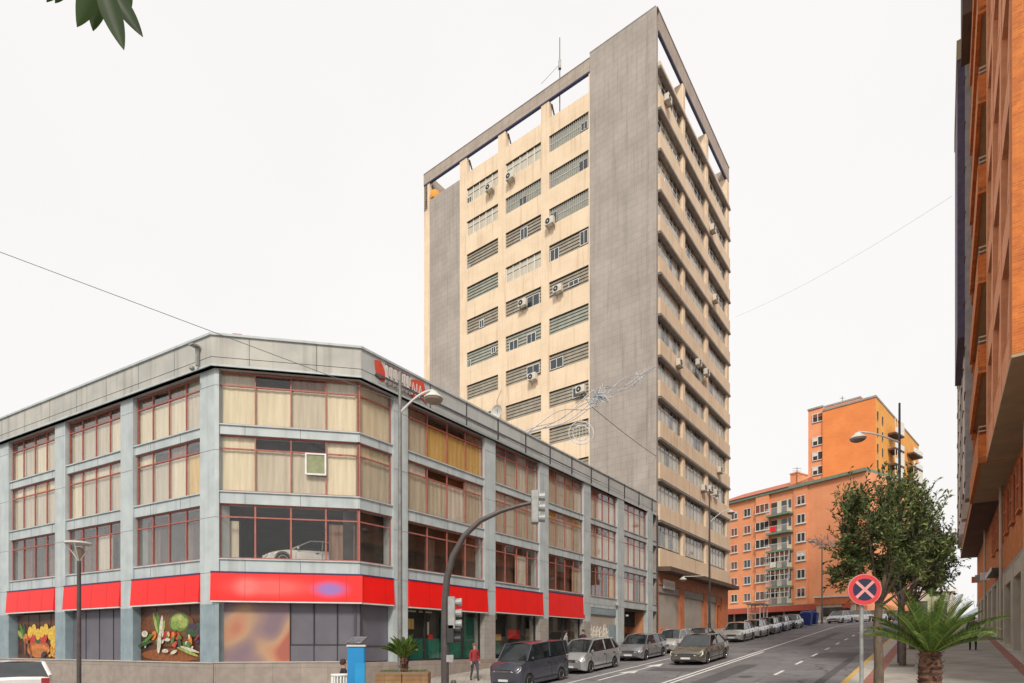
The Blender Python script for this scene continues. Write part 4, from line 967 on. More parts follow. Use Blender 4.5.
# shop awning signs along the ground floor
for a, l, m_ in ((47,'white',M['whiteframe']),(54,'dark',M['shelf']),(60,'red',M['brickband'])):
    b = MB(); b.box(0, .12, -.55, -.1, 0, .5); b.box(.04,.08,-.1,.1,.2,.3); wl_.build(b, 'projecting_sign', m_, x=ra(a), z=g0(a)+3.3)
b = MB(); b.box(0, 5, -.35, .1, 4.1, 4.2); b.box(0, 5, -.38, -.35, 4.05, 4.25, 1); wl_.build(b, 'shop_awning', [M['poledark'], M['whiteframe']], x=ra(45))

# ================================================================= CARS
R = 1/K
def make_car(name, label, loc, rz, L=4.3, Wd=1.76, H=1.46, style='hatch', pm='silver', group='parked and passing cars', cat='car', pitch=0):
    L *= R; Wd *= R; H *= R
    t = thing(name, label, cat, loc, rz, group); t.rotation_euler = (0, pitch, rz)
    pm = P[pm]; hw = Wd/2; wr = .315*R; zc = .17*R
    prm = {'hatch': (.20,.36,.80,.97,.60,.62,.64), 'sedan': (.27,.42,.72,.88,.56,.60,.64), 'van': (.17,.29,.96,.99,.54,.60,.62), 'mpv': (.14,.34,.84,.98,.58,.62,.63), 'coupe': (.26,.44,.68,.93,.55,.60,.64)}[style]
    ws0, rf0, rf1, rr0, belt0, hoodz, beltr = prm
    nose = {'hatch': .44, 'sedan': .43, 'van': .47, 'mpv': .46, 'coupe': .38}[style]
    X = lambda f: f*L                      # x = 0 at the nose, grows backwards; car points to -x
    wx = (X(.185), X(.80))
    nS = 56; V = []; n = 9
    ar = wr*1.13
    for i in range(nS+1):
        f = i/nS; x = X(f)
        if f < ws0: top = H*(nose+(hoodz-nose)*(1-(1-f/ws0)**1.7)); 
        elif f > rr0: top = H*(beltr+.02)*(1-.06*(f-rr0)/(1-rr0+1e-6))
        else: top = H*(hoodz+(beltr-hoodz)*(f-ws0)/(rr0-ws0))
        e = min(f, 1-f)/.075
        pl = 1 if e > 1 else 1-.19*(1-e)**2
        tl = 1 if e > 1 else 1-.10*(1-e)**2
        w = hw*pl; zb_ = zc+(0 if e > 1 else (.10*R)*(1-e)**2)
        arch = 0
        for c_ in wx:
            if abs(x-c_) < ar: arch = max(arch, wr+math.sqrt(ar*ar-(x-c_)**2))
        zs = max(zb_, arch)
        zm = max(H*.36, zs+.03); zt = top*tl; zsh = max(H*.47 if H*.47 < zt-.04 else zt-.05, zm+.02)
        sx = x
        V.append([(sx,0,zb_), (sx,w*.80,zb_), (sx,w*.80,zs), (sx,w*.975,zs), (sx,w,zm), (sx,w*.985,min(zsh,zt-.03)), (sx,w*.93,zt-.012), (sx,w*.72,zt+.015), (sx,0,zt+.03)])
    vs_ = []; fs = []
    for st in V: vs_ += st
    for i in range(nS):
        for j in range(n-1): fs.append((i*n+j, i*n+j+1, (i+1)*n+j+1, (i+1)*n+j))
    m_ = len(vs_); vs_ += [(x, -y, z) for x, y, z in vs_]
    fs += [tuple(m_+q for q in f_[::-1]) for f_ in fs[:]]
    # end caps
    for i, rev in ((0, False), (nS, True)):
        a_ = [i*n+j for j in range(n)]; b_ = [m_+i*n+j for j in range(n)]
        for j in range(n-1):
            q = (a_[j], b_[j], b_[j+1], a_[j+1]); fs.append(q if rev else q[::-1])
    b = MB(); b.add(vs_, fs)
    # roof shell + pillars
    hr = hw*.74 if style != 'van' else hw*.84
    hb = hw*.93; zr = H
    zB0 = H*hoodz; zB1 = H*beltr
    c0, c1, c2, c3 = X(ws0), X(rf0), X(rf1), X(rr0)
    nx = 10; ny = 6; rv = []
    for i in range(nx+1):
        x = c1+(c2-c1)*i/nx; dz = -.045*R*((i/nx-.45)/.55)**2
        for j in range(ny+1):
            y = -hr+2*hr*j/ny; rv.append((x, y, zr+dz-.06*R*abs(y/hr)**2.5))
    for z_ in (0,): b.add(rv, [(i*(ny+1)+j, (i+1)*(ny+1)+j, (i+1)*(ny+1)+j+1, i*(ny+1)+j+1) for i in range(nx) for j in range(ny)])
    zre = zr-.07*R; pr = .034*R
    for s in (-1, 1):
        b.tube([(c0, s*hb, zB0), (c1, s*hr, zre-.01), ((c1+c2)/2, s*hr*1.01, zr-.055*R), (c2, s*hr, zre-.02)], pr, 6)
        b.tube([(c2, s*hr, zre-.02), (c3, s*hb*.96, zB1)], pr*(1.8 if style in ('hatch','mpv') else 1.4), 6)
        xm_ = c1+(c2-c1)*.46; b.tube([(xm_+.02, s*hb*1.0, H*.64), (xm_+.05, s*hr*1.01, zre)], pr*.9, 6)
        if style in ('mpv', 'van', 'hatch'): xq = c1+(c2-c1)*.90; b.tube([(xq+.12, s*hb, H*.64), (xq, s*hr*1.01, zre)], pr*1.2, 6)
    body = b.build('body', pm, t, sm=True)
    if style == 'van':
        g = MB()
        for s in (-1, 1): g.add([(c1+(c2-c1)*.50, s*(hb+.012), H*.62), (c3-.03, s*(hb+.006), H*.62), (c2-.06, s*(hr+.012), zre-.26*H*.0-.02), (c1+(c2-c1)*.50, s*(hr+.015), zre-.02)], [(0,1,2,3) if s < 0 else (3,2,1,0)])
    g = MB(); e_ = .004
    def q4(a_, b_, c_, d_): g.add([a_, b_, c_, d_], [(0,1,2,3)])
    q4((c0,-hb,zB0),(c1,-hr,zre),(c1,hr,zre),(c0,hb,zB0)); g.build('windscreen', M['carglass'], t)
    g = MB(); q4((c3,hb*.95,zB1),(c2,hr,zre),(c2,-hr,zre),(c3,-hb*.95,zB1)); g.build('rear_window', M['carglass'], t)
    for s in (-1, 1):
        g = MB(); pts = [(c0, s*hb, zB0), (c3, s*hb*.95, zB1), (c2, s*hr, zre), (c1, s*hr, zre)]
        g.add(pts, [(0,1,2,3) if s < 0 else (3,2,1,0)]); g.build('side_window', M['carglass'], t)
    # wheels
    for c_ in wx:
        for s in (-1, 1):
            b = MB(); y0 = s*(hw-.02*R); y1 = s*(hw-.22*R); rr = [(wr*.62, y1), (wr*.96, y1), (wr, (y0*.7+y1*.3)), (wr*.97, y0), (wr*.64, y0)]
            b.lathe([(r_, y_) for r_, y_ in rr], 24, (c_, 0, wr), 'y'); wh = b.build('wheel', M['tyre'], t, sm=True)
            b = MB(); yo = s*(hw-.035*R); b.lathe([(wr*.63, s*(hw-.06*R)), (wr*.62, yo)], 20, (c_, 0, wr), 'y', 1)
            for k in range(7):
                an = 2*math.pi*k/7; ca, sa = math.cos(an), math.sin(an); yy = yo+s*.012
                pa = wr*.10; b.add([(c_+wr*.1*ca-pa*sa, yy, wr+wr*.1*sa+pa*ca), (c_+wr*.1*ca+pa*sa, yy, wr+wr*.1*sa-pa*ca), (c_+wr*.6*ca+pa*.6*sa, yy-s*.004, wr+wr*.6*sa-pa*.6*ca), (c_+wr*.6*ca-pa*.6*sa, yy-s*.004, wr+wr*.6*sa+pa*.6*ca)], [(0,1,2,3) if s > 0 else (3,2,1,0)], 0)
            b.tube([(c_+wr*.6*math.cos(q), yo+s*.01, wr+wr*.6*math.sin(q)) for q in [2*math.pi*k/20 for k in range(21)]], wr*.05, 4, 0)
            b.build('rim', [M['rim'], M['blackplastic']], wh)
    # nose details
    zl = H*(nose-.03); 
    for s in (-1, 1):
        b = MB(); y0, y1 = s*hw*.50, s*hw*.86
        V_ = [(-.005+.0, y0, zl-.10*R), (.055*R+.0, s*hw*.87, zl-.14*R), (.18*R, s*hw*.985, zl-.03*R), (.26*R, s*hw*.95, zl+.12*R), (.07*R, y0, zl+.03*R)]
        V_ = [(x-.018, y, z) for x, y, z in V_]+[(x+.12, y*.9, z-.01) for x, y, z in V_]
        b.add(V_, [(0,1,2,3,4) if s < 0 else (4,3,2,1,0)]+[((i+1) % 5, i, 5+i, 5+(i+1) % 5) if s < 0 else (i, (i+1) % 5, 5+(i+1) % 5, 5+i) for i in range(5)])
        b.build('headlight', M['headlight'], t)
        b = MB(); zt_ = H*beltr-.16*R; b.box(L-.10, L+.008, s*hw*.62, s*hw*.86, zt_-.10*R, zt_+.10*R); b.build('taillight', M['taillight'], t, bevel=.01)
        b = MB(); b.lathe([(0,-.05*R),(.055*R,-.04*R),(.07*R,.03*R),(.03*R,.07*R),(0,.075*R)], 8, (c0+.28*R, s*(hw+.05*R), H*.66), 'x'); b.tube([(c0+.32*R, s*hw*.93, H*.63), (c0+.3*R, s*(hw+.02*R), H*.65)], .018, 5); b.build('wing_mirror', pm, t, sm=True)
    b = MB(); b.box(-.012, .12, -hw*.42, hw*.42, zl-.13*R, zl+.0*R); b.box(-.022, .1, -hw*.40, hw*.40, zl-.07*R, zl-.055*R, 1); b.box(-.022,.1,-hw*.40,hw*.40,zl-.115*R,zl-.105*R,1); b.build('grille', [M['blackplastic'], M['chrome']], t)
    b = MB(); b.box(-.016, .14, -hw*.62, hw*.62, zc+.06*R, zc+.16*R); b.build('bumper_intake', M['blackplastic'], t); b = MB(); b.box(L-.14, L+.004, -hw*.7, hw*.7, zc+.05*R, zc+.14*R); b.build('bumper_intake', M['blackplastic'], t)
    b = MB(); b.box(-.028, .1, -.26*R, .26*R, zc+.17*R, zc+.27*R); b.box(L-.1, L+.02, -.26*R, .26*R, zc+.30*R, zc+.41*R); b.build('number_plate', M['plate'], t)
    for s in (-1, 1):
        yy = s*(hw+.002); x1_ = c0+.20*R; x2_ = c1+(c2-c1)*.47; x3_ = c1+(c2-c1)*.98
        for x_ in (x1_, x2_, x3_): b = MB(); b.box(x_-.007, x_+.007, yy-s*.02, yy+s*.001, zc+.1*R, H*.50); b.build('door_seam', M['blackplastic'], t)
        for x_ in (x2_-.16, x3_-.16): b = MB(); b.box(x_-.08, x_+.04, yy-s*.02, yy+s*.014, H*.50, H*.525); b.build('door_handle', M['blackplastic'], t)
        b = MB(); b.box(X(.27), X(.72), yy-s*.03, yy+s*.003, zc+.14*R, zc+.20*R); b.build('side_moulding', M['blackplastic'], t)
    return t
pitch = -math.atan(.076)
def park(name, label, a, pc, **k):
    """nose at distance a, pointing down the hill towards the camera"""
    h1 = bend(a); h2 = bend(a+4); yaw = math.atan2(h2-h1, 4)
    return make_car(name, label, tuple(S(a, pc+h1, road_z(a, pc+h1))), DANG-yaw, pitch=-math.atan((g0(a+3.5)-g0(a))/3.5), **k)
park('parked_van', 'dark grey blue small van parked first in the kerb row with roof bulge', 17.3, -13.45, L=4.3, Wd=1.78, H=1.98, style='van', pm='grey', cat='van')
park('parked_car', 'light silver people carrier parked behind the dark van', 22.3, -13.55, L=4.4, Wd=1.78, H=1.76, style='mpv', pm='silver')
park('parked_car', 'steel grey hatchback parked behind the silver people carrier', 28.3, -13.5, L=4.3, Wd=1.8, H=1.62, style='hatch', pm='steel')
park('parked_car', 'pale silver car parked fourth in the kerb row behind the bronze saloon', 33.0, -13.4, L=4.3, Wd=1.74, H=1.62, style='hatch', pm='pale')
park('parked_car', 'black car parked fifth in the kerb row by the shutters', 37.6, -13.5, L=4.4, Wd=1.74, H=1.42, style='sedan', pm='black')
park('driven_car', 'dark bronze saloon car driving down the middle lane', 26.4, -9.65, L=5.05, Wd=1.88, H=1.60, style='sedan', pm='bronze')
for a, pm_, st, l in ((42.3,'pale','hatch','pale car parked at the tower end of the shutters'), (46.8,'white','mpv','white people carrier parked just past the tower lamp post'), (51.4,'steel','hatch','grey hatchback parked beyond the white people carrier'), (55.8,'blue','hatch','blue hatchback parked up the hill past the grey one'), (60.4,'black','sedan','black saloon parked next to the blue bins'),
    (72.5,'silver','hatch','silver hatchback parked first beyond the blue bins'), (77.0,'white','mpv','white people carrier parked second beyond the blue bins'), (81.4,'pale','hatch','pale hatchback parked at the crest of the hill'), (86,'black','hatch','black hatchback parked past the crest'), (90.5,'blue','mpv','blue people carrier farthest up the street')):
    park('parked_car', l, a, -13.0+(.9 if a < 66 else 1.4), L=4.25, Wd=1.76, H=1.62, style=st, pm=pm_)
# white car at the left edge seen from behind, driving away to the left
rz_w = math.radians(-47); wc = W(19, 683, .0292)-Vector((math.cos(rz_w), math.sin(rz_w), 0))*3.75
make_car('white_estate_car', 'white hatchback seen from behind at the left edge of the street', (wc.x, wc.y, -1.75), rz_w, L=4.3, Wd=1.85, H=1.52, style='hatch', pm='white')
# showroom car
q = fF.O+fF.d*(xf+1.05)+Vector((-fF.d.y, fF.d.x, 0))*1.9
make_car('showroom_car', 'white sports car displayed behind the first floor corner window', (q.x, q.y, 3.06), fF.ang+math.radians(14), L=4.5, Wd=1.8, H=1.32, style='coupe', pm='white')

# ================================================================= STREET FURNITURE
def lamp_head(t, q, w=.3):
    b = MB(); q = Vector(q)
    b.lathe([(.03,.17),(.10,.16),(w*.55,.08),(w,-.02),(w*1.02,-.06)], 20, q); b.build('lamp_shade', M['lampshell'], t, sm=True)
    b = MB(); b.lathe([(w*.97,-.065),(w*.9,-.12),(w*.55,-.18),(0.01,-.2)], 18, q); b.build('lamp_lens', M['lampglass'], t, sm=True)
def street_lamp(u, tt, vtop, label, arm_du, head, m='polegrey', r=.075, base=None, low=None, group='tall street lamps'):
    q = W(u, 0, tt); zt = (VH-vtop)*tt; z0 = base if base is not None else left_walk_z(q.dot(D), q.dot(N))
    t = thing('street_lamp', label, 'street lamp', (q.x, q.y, z0), 0, group)
    b = MB(); b.tube([(0,0,0),(0,0,1.2)], r*1.3, 10); b.tube([(0,0,1.2),(0,0,(zt-z0)*.55),(0,0,zt-z0)], [r,r*.85,r*.6], 10); b.build('pole', M[m], t, sm=True)
    def arm(hu, hv, zj):
        hx = (hu-u)*tt; hz = (VH-hv)*tt-z0; b = MB()
        pts = []
        for k in range(9):
            f = k/8; pts.append((hx*f, -.0, zj+(hz+.2-zj)*math.sin(f*math.pi/2)))
        b.tube(pts, [.035]*9, 7); b.build('arm', M['lampshell'], t, sm=True); lamp_head(t, (hx, 0, hz), .3*R*1.1)
    arm(*head)
    if low: arm(*low)
    return t
t = street_lamp(400, .030, 372, 'tall grey lamp post with curved arm in front of the low building', 0, (433.5, 397, (VH-413)*.03+1.85), base=-1.85)
t = street_lamp(709.5, .0795, 489, 'dark lamp post with two heads in front of the tower shutters', 0, (731, 512, 9.2), m='poledark', r=.09, low=(683, 579, 5.0))
bz = g0(24)
bz = g0(26.9)
t = street_lamp(899.5, .0388, 403, 'blue black lamp post rising through the pavement trees', 0, (858, 437, (VH-436)*.0388-bz-.25), m='poleblue', r=.06, base=bz)
t = street_lamp(822, .107, 540, 'distant lamp post beside the blue bins', 0, (812, 541, (VH-545)*.107-g0(68)), m='polegrey', r=.08, base=g0(68)-.1)
qq = W(941, 0, .075); t = street_lamp(941, .075, 545, 'far grey lamp post beyond the pavement trees', 0, (933, 547, (VH-552)*.075-g0(qq.dot(D))), m='polegrey', r=.06, base=g0(qq.dot(D)))
q = S(52, -14.9); 
# modern cone-headed lamp on the left
q = W(79, 0, .026); t = thing('cone_street_lamp', 'slim dark street lamp with an open cone head at the left', 'street lamp', (q.x, q.y, -1.95))
hz = (VH-561)*.026+1.95
b = MB(); b.tube([(0,0,0),(0,0,hz)], [.055,.045], 10); b.tube([(0,0,0),(0,0,.9)], .08, 10); b.build('pole', M['poledark'], t, sm=True)
b = MB()
for k in range(4):
    an = k*math.pi/2+.3; b.tube([(0,0,hz),(.30*math.cos(an),.30*math.sin(an),hz+.45)], .014, 5)
b.tube([(.30*math.cos(x_),.30*math.sin(x_),hz+.45) for x_ in [2*math.pi*k/20 for k in range(21)]], .02, 5); b.lathe([(.3,.45),(.31,.49),(.1,.52)], 16, (0,0,hz)); b.build('lamp_cage', M['lampshell'], t)
b = MB(); b.lathe([(.02,0),(.12,.2),(.10,.3),(.02,.34)], 12, (0,0,hz+.02)); b.build('lamp_lens', M['lampglass'], t, sm=True)
# traffic light mast
tt = .0235; q = W(445, 0, tt); z0 = left_walk_z(q.dot(D), q.dot(N)); t = thing('traffic_light', 'dark curved traffic light mast reaching over the road with its signal heads', 'traffic light', (q.x, q.y, z0))
pts = [((u-445)*tt, 0, (VH-v)*tt-z0) for u, v in ((445,700),(445,640),(445,602),(447,578),(453,556),(464,536),(480,521),(500,511.5),(518,506),(533,502.5))]
b = MB(); b.tube([(0,0,0)]+pts, [.10,.095,.09,.085,.08,.075,.065,.06,.052,.045,.04], 12); b.build('mast', M['poledark'], t, sm=True)
def signal(t, u, v, n=3, s=.30, name='signal_head', m='galv', face=1, tt=tt):
    b = MB(); x, z = (u-445)*tt, (VH-v)*tt-z0; hh = n*s*.42
    b.box(x-.10, x+.07, -.13, .13, z-hh, z+hh); o = b.build(name, M[m], t, bevel=.015)
    for k in range(n):
        b = MB(); zc_ = z+hh-s*.42-k*s*.84; b.lathe([(.085,.07),(.095,.17),(.10,.22)], 12, (x, 0, zc_), 'x'); b.lathe([(.08,.075),(.08,.09)], 12, (x, 0, zc_), 'x', 1); b.build('visor', [M[m], M['blackplastic']], o)
signal(t, 535.5, 507.5); signal(t, 452.5, 613); signal(t, 451.5, 634, 2, .26, 'pedestrian_signal', 'blackplastic')
b = MB(); b.box(.04,.2,-.08,.08,(VH-662)*tt-z0,(VH-655)*tt-z0); b.build('push_button', M['galv'], t)
# no-stopping sign
tt = .0168; q = W(861.5, 0, tt); zg = g0(q.dot(D)); t = thing('no_stopping_sign', 'round red and blue no stopping sign on a galvanised post', 'road sign', (q.x, q.y, zg), math.radians(-8))
zc_ = (VH-590)*tt-zg; b = MB(); b.tube([(0,0,0),(0,0,zc_+.2)], .03, 10); b.build('post', M['galv'], t, sm=True)
b = MB(); rs = .262; cxs = .02
b.lathe([(rs,-.065),(rs,-.045)], 40, (cxs,0,zc_), 'y'); b.build('sign_plate', M['galv'], t)
srd = mat('sign_red', (.62,.04,.045), (.52,.035,.04), .45, 4); sbl = mat('sign_blue', (.012,.017,.06), (.01,.014,.045), .45, 4); spk = mat('sign_rim', (.75,.25,.22), None, .5)
b = MB(); b.lathe([(rs,-.0665),(rs*.995,-.0652)], 40, (cxs,0,zc_), 'y', 2); b.lathe([(rs*.955,-.070),(rs*.955,-.067)], 40, (cxs,0,zc_), 'y', 0); b.lathe([(rs*.70,-.0735),(rs*.70,-.0705)], 40, (cxs,0,zc_), 'y', 1)
for an in (math.pi/4, -math.pi/4):
    c_, s_ = math.cos(an), math.sin(an); wv = rs*.09; Lr = rs*.72; y_ = -.0765 if an > 0 else -.0755
    b.add([(cxs+c_*Lr-s_*wv, y_, zc_+s_*Lr+c_*wv), (cxs+c_*Lr+s_*wv, y_, zc_+s_*Lr-c_*wv), (cxs-c_*Lr+s_*wv, y_, zc_-s_*Lr-c_*wv), (cxs-c_*Lr-s_*wv, y_, zc_-s_*Lr+c_*wv)], [(0,1,2,3)], 3)
b.build('sign_face', [srd, sbl, spk, mat('sign_cross', (.75,.32,.30), None, .5)], t)
# parking meter with solar panel
tt = .024; q = W(356.5, 0, tt); z0 = left_walk_z(q.dot(D), q.dot(N)); t = thing('parking_meter', 'blue parking ticket machine with a tilted solar panel on top', 'parking meter', (q.x, q.y, z0), math.radians(12))
h = (VH-647)*tt-z0; b = MB(); b.box(-.20,.20,-.17,.17,0,h); b.build('cabinet', M['blue'], t, bevel=.025)
b = MB(); b.box(-.22,.22,-.19,.19,h+.002,h+.05); b.build('cap', M['lampshell'], t, bevel=.01)
b = MB(); b.add([(-.22,-.15,h+.07),(.12,-.2,h+.07),(.27,.13,h+.24),(-.07,.17,h+.24),(-.22,-.15,h+.09),(.12,-.2,h+.09),(.27,.13,h+.26),(-.07,.17,h+.26)], [(0,3,2,1),(4,5,6,7),(0,1,5,4),(1,2,6,5),(2,3,7,6),(3,0,4,7)]); b.tube([(0,0,h),(.02,0,h+.14)], .03, 6); b.build('solar_panel', mat('solar', (.05,.05,.065), (.03,.03,.04), .35, 8, brick=(.08,.08,.008,(1.5,1.5,1.5),1,0.,1)), t)
b = MB(); b.box(-.03,.2,-.185,-.175,h*.5,h*.82); b.build('front_panel', mat('meter_front', (.015,.27,.56), None, .4), t)
# slatted white litter bin, bollard
q = W(340, 0, .026); z0 = -1.9; t = thing('litter_bin', 'white slatted litter bin at the foot of the ticket machine', 'litter bin', (q.x, q.y, z0))
b = MB(); hb_ = (VH-675)*.026-z0
for k in range(16):
    an = 2*math.pi*k/16; b.box(.2*math.cos(an)-.02, .2*math.cos(an)+.02, .2*math.sin(an)-.02, .2*math.sin(an)+.02, .05, hb_)
b.lathe([(.22,hb_-.03),(.24,hb_),(.22,hb_+.03),(.16,hb_+.02)], 20); b.build('slats', M['whiteframe'], t)
b = MB(); b.lathe([(.17,0),(.17,hb_-.02)], 16); b.build('liner', M['shelf'], t)
q = W(453.5, 0, .031); z0 = left_walk_z(q.dot(D), q.dot(N)); t = tag(MB().lathe([(.075,0),(.075,.75),(.09,.78),(.09,.84),(.05,.90),(.0,.905)], 14).build('bollard', M['poledark'], None, (q.x, q.y, (VH-680)*.031-.9), sm=True), 'short dark bollard beside the traffic light mast', 'bollard')
# blue bins
for i, a in enumerate((66.4, 68.0)):
    pc = -11.9+bend(a); q = S(a, pc, road_z(a, pc))
    t = thing('recycling_bin', ['near blue recycling container at the kerb by the far lamp', 'second blue recycling container behind the near one'][i], 'recycling bin', q, DANG, 'blue recycling containers')
    b = MB(); b.add([(-.55,-.5,.12),(.55,-.5,.12),(.55,.5,.12),(-.55,.5,.12),(-.65,-.62,1.25),(.65,-.62,1.25),(.65,.62,1.25),(-.65,.62,1.25)], [(0,3,2,1),(4,5,6,7),(0,1,5,4),(1,2,6,5),(2,3,7,6),(3,0,4,7)]); b.build('container', M['bluebin'], t, bevel=.03)
    b = MB(); b.prism([(-.68,-.65),(.68,-.65),(.68,.65),(-.68,.65)], 1.252, 1.32); b.lathe([(.6,0),(.5,.18),(.2,.28),(0,.3)], 12, (0,0,1.32)); b.build('lid', mat('bin_lid', (.01,.04,.22), None, .5), t)
# shelter with white frame behind the parked cars
q = S(62.5, -15.6, left_walk_z(62.5, -15.6)); t = thing('bus_shelter', 'white framed glass shelter at the far corner of the tower', 'bus shelter', q, DANG)
b = MB()
for x_ in (0, 1.5, 3.0):
    for y_ in (-.6, .6): b.box(x_-.05, x_+.05, y_-.05, y_+.05, 0, 2.4)
for z_ in (.4, 1.4, 2.35): b.box(0, 3, .56, .62, z_, z_+.06); b.box(-.03, .03, -.6, .6, z_, z_+.06)
b.build('frame', M['whiteframe'], t); b = MB(); b.box(-.2,3.2,-.8,.8,2.4,2.5); b.build('roof', M['shelf'], t); b = MB(); b.box(.05,2.95,.58,.59,.46,2.3); b.build('glass_panel', M['glass'], t)
# red kiosk and white low shops at the far crest
q = W(838, 0, .145); t = thing('red_kiosk', 'small red and white kiosk beyond the crest of the road', 'kiosk', (q.x, q.y, 3.3), DANG)
b = MB(); b.box(-2.5,2.5,-2.4,2.4,0,2.6); b.build('wall', M['cream'], t); b = MB(); b.box(-2.7,2.7,-2.6,2.6,2.6,3.6); b.build('fascia', M['brickband'], t); b = MB(); b.box(-2.9,2.9,-2.8,2.8,3.6,3.8); b.build('roof', M['whiteframe'], t)
b = MB(); b.box(-2.52,-2.5,-1.8,1.8,.9,2.2); b.build('window', M['darkglass'], t)
q = W(880, 0, .17); t = thing('low_white_building', 'long low pale building with flat roof beyond the trees', 'building', (q.x, q.y, 3.2), math.radians(-5))
b = MB(); b.box(-14,12,0,8,0,6.0); b.build('wall', M['cream'], t); b = MB(); b.box(-14.3,12.3,-.3,8.3,6.0,6.5); b.build('roof', M['whiteframe'], t)
for k in range(8): b = MB(); b.box(-13+k*3.1,-11+k*3.1,-.06,.0,.8,4.4); b.build('window', M['dark_room'], t)

# ---------------------------------------------------------------- overhead wires and street lights garlands
def sag(p, q, s, n=24): return [p.lerp(q, i/n)-Vector((0,0,s*4*(i/n)*(1-i/n))) for i in range(n+1)]
def wire(p, q, s, r, label, name='overhead_cable', m='wire'):
    b = MB(); pts = sag(p, q, s); b.tube([x-p for x in pts], r, 5); tag(b.build(name, M[m], None, p), label, 'cable')
def wire_fit(p, q, u, v, r, label):
    # choose the sag so that the cable hangs as low as in the street
    mid = None; best = 0; be = 1e9
    for k in range(0, 60):
        s = k*.02; e = min(abs(VH-F*x.z/x.y-v)+abs(UC+F*x.x/x.y-u) for x in sag(p, q, s, 60))
        if e < be: be = e; best = s
    wire(p, q, best, r, label)
wire_fit(W(-160, 192, .030), W(400, 402, .030), 120, 294, .010, 'thin dark cable crossing from the left sky to the tall grey lamp post')
wire(W(592, 407, .060), W(656, 456, .0765), .1, .02, 'thin cable from the lights garland down to the tower corner')
wire(W(735, 317, .0975), W(952, 196, .060), .5, .006, 'faint cable strung between the tower and the brick building')
def garland(p, q, label, seed, ring=True, star=True):
    rg = random.Random(seed); t = thing('light_garland', label, 'light garland', p, 0, 'street light garlands')
    d = q-p; L = d.length; up = Vector((0,0,1))
    b = MB()
    for k in range(5):
        am = rg.uniform(.15,.5); ph = rg.random()*6; of = (k-2)*.16
        b.tube([d*(i/40)+up*(of*math.sin(math.pi*i/40)+am*math.sin(ph+i*.32)*math.sin(math.pi*i/40)-1.0*4*(i/40)*(1-i/40)*.25) for i in range(41)], .027, 4)
    b.build('light_tube', M['garland'], t)
    c_ = d*.52-up*.1; b = MB()
    for k in range(46):
        o_ = c_+d.normalized()*rg.gauss(0,.9)+up*rg.gauss(0,.28); e = Vector((rg.gauss(0,.35), rg.gauss(0,.1), rg.gauss(0,.3))); b.tube([o_, o_+e], .022, 4, k % 2)
    b.build('tinsel', [M['garland'], M['garland_b']], t)
    dn = d.normalized()
    if ring:
        b = MB(); ex = Vector((1,0,0)); rc = d*.41-up*1.75
        for rr in (.75,.5): b.tube([rc+ex*rr*math.cos(x_)+up*rr*.95*math.sin(x_) for x_ in [2*math.pi*k/28 for k in range(29)]], .034, 4)
        for k in range(6): xx = -.5+k*.2; hh = math.sqrt(max(0,.55-xx*xx))*.9; b.tube([rc+ex*xx-up*hh, rc+ex*xx+up*hh*.6], .014, 4)
        b.tube([rc+up*.7, d*.43-up*.3], .02, 4); b.build('hanging_ring', M['garland'], t)
    if star:
        b = MB(); sc_ = d*.82-up*.35; ex = Vector((1,0,0)); pts = [sc_+ex*(.62 if k % 2 == 0 else .25)*math.sin(k*math.pi/5)+up*(.62 if k % 2 == 0 else .25)*math.cos(k*math.pi/5) for k in range(11)]; b.tube(pts, .025, 4)
        b.tube([sc_+(p_-sc_)*.6 for p_ in pts], .02, 4); b.build('star', M['garland'], t)
    return t
garland(W(506, 442, .052), W(657, 366, .074), 'silver and blue tube light garland hanging between the low roof and the tower corner', 4)
garland(W(806, 540, .104), W(842, 543, .104), 'small pale light garland across the far street by the orange block', 9, False, False)
garland(W(944, 600, .12), W(972, 600, .12), 'tiny light garland spanning the pavement end at the horizon', 12, False, False)

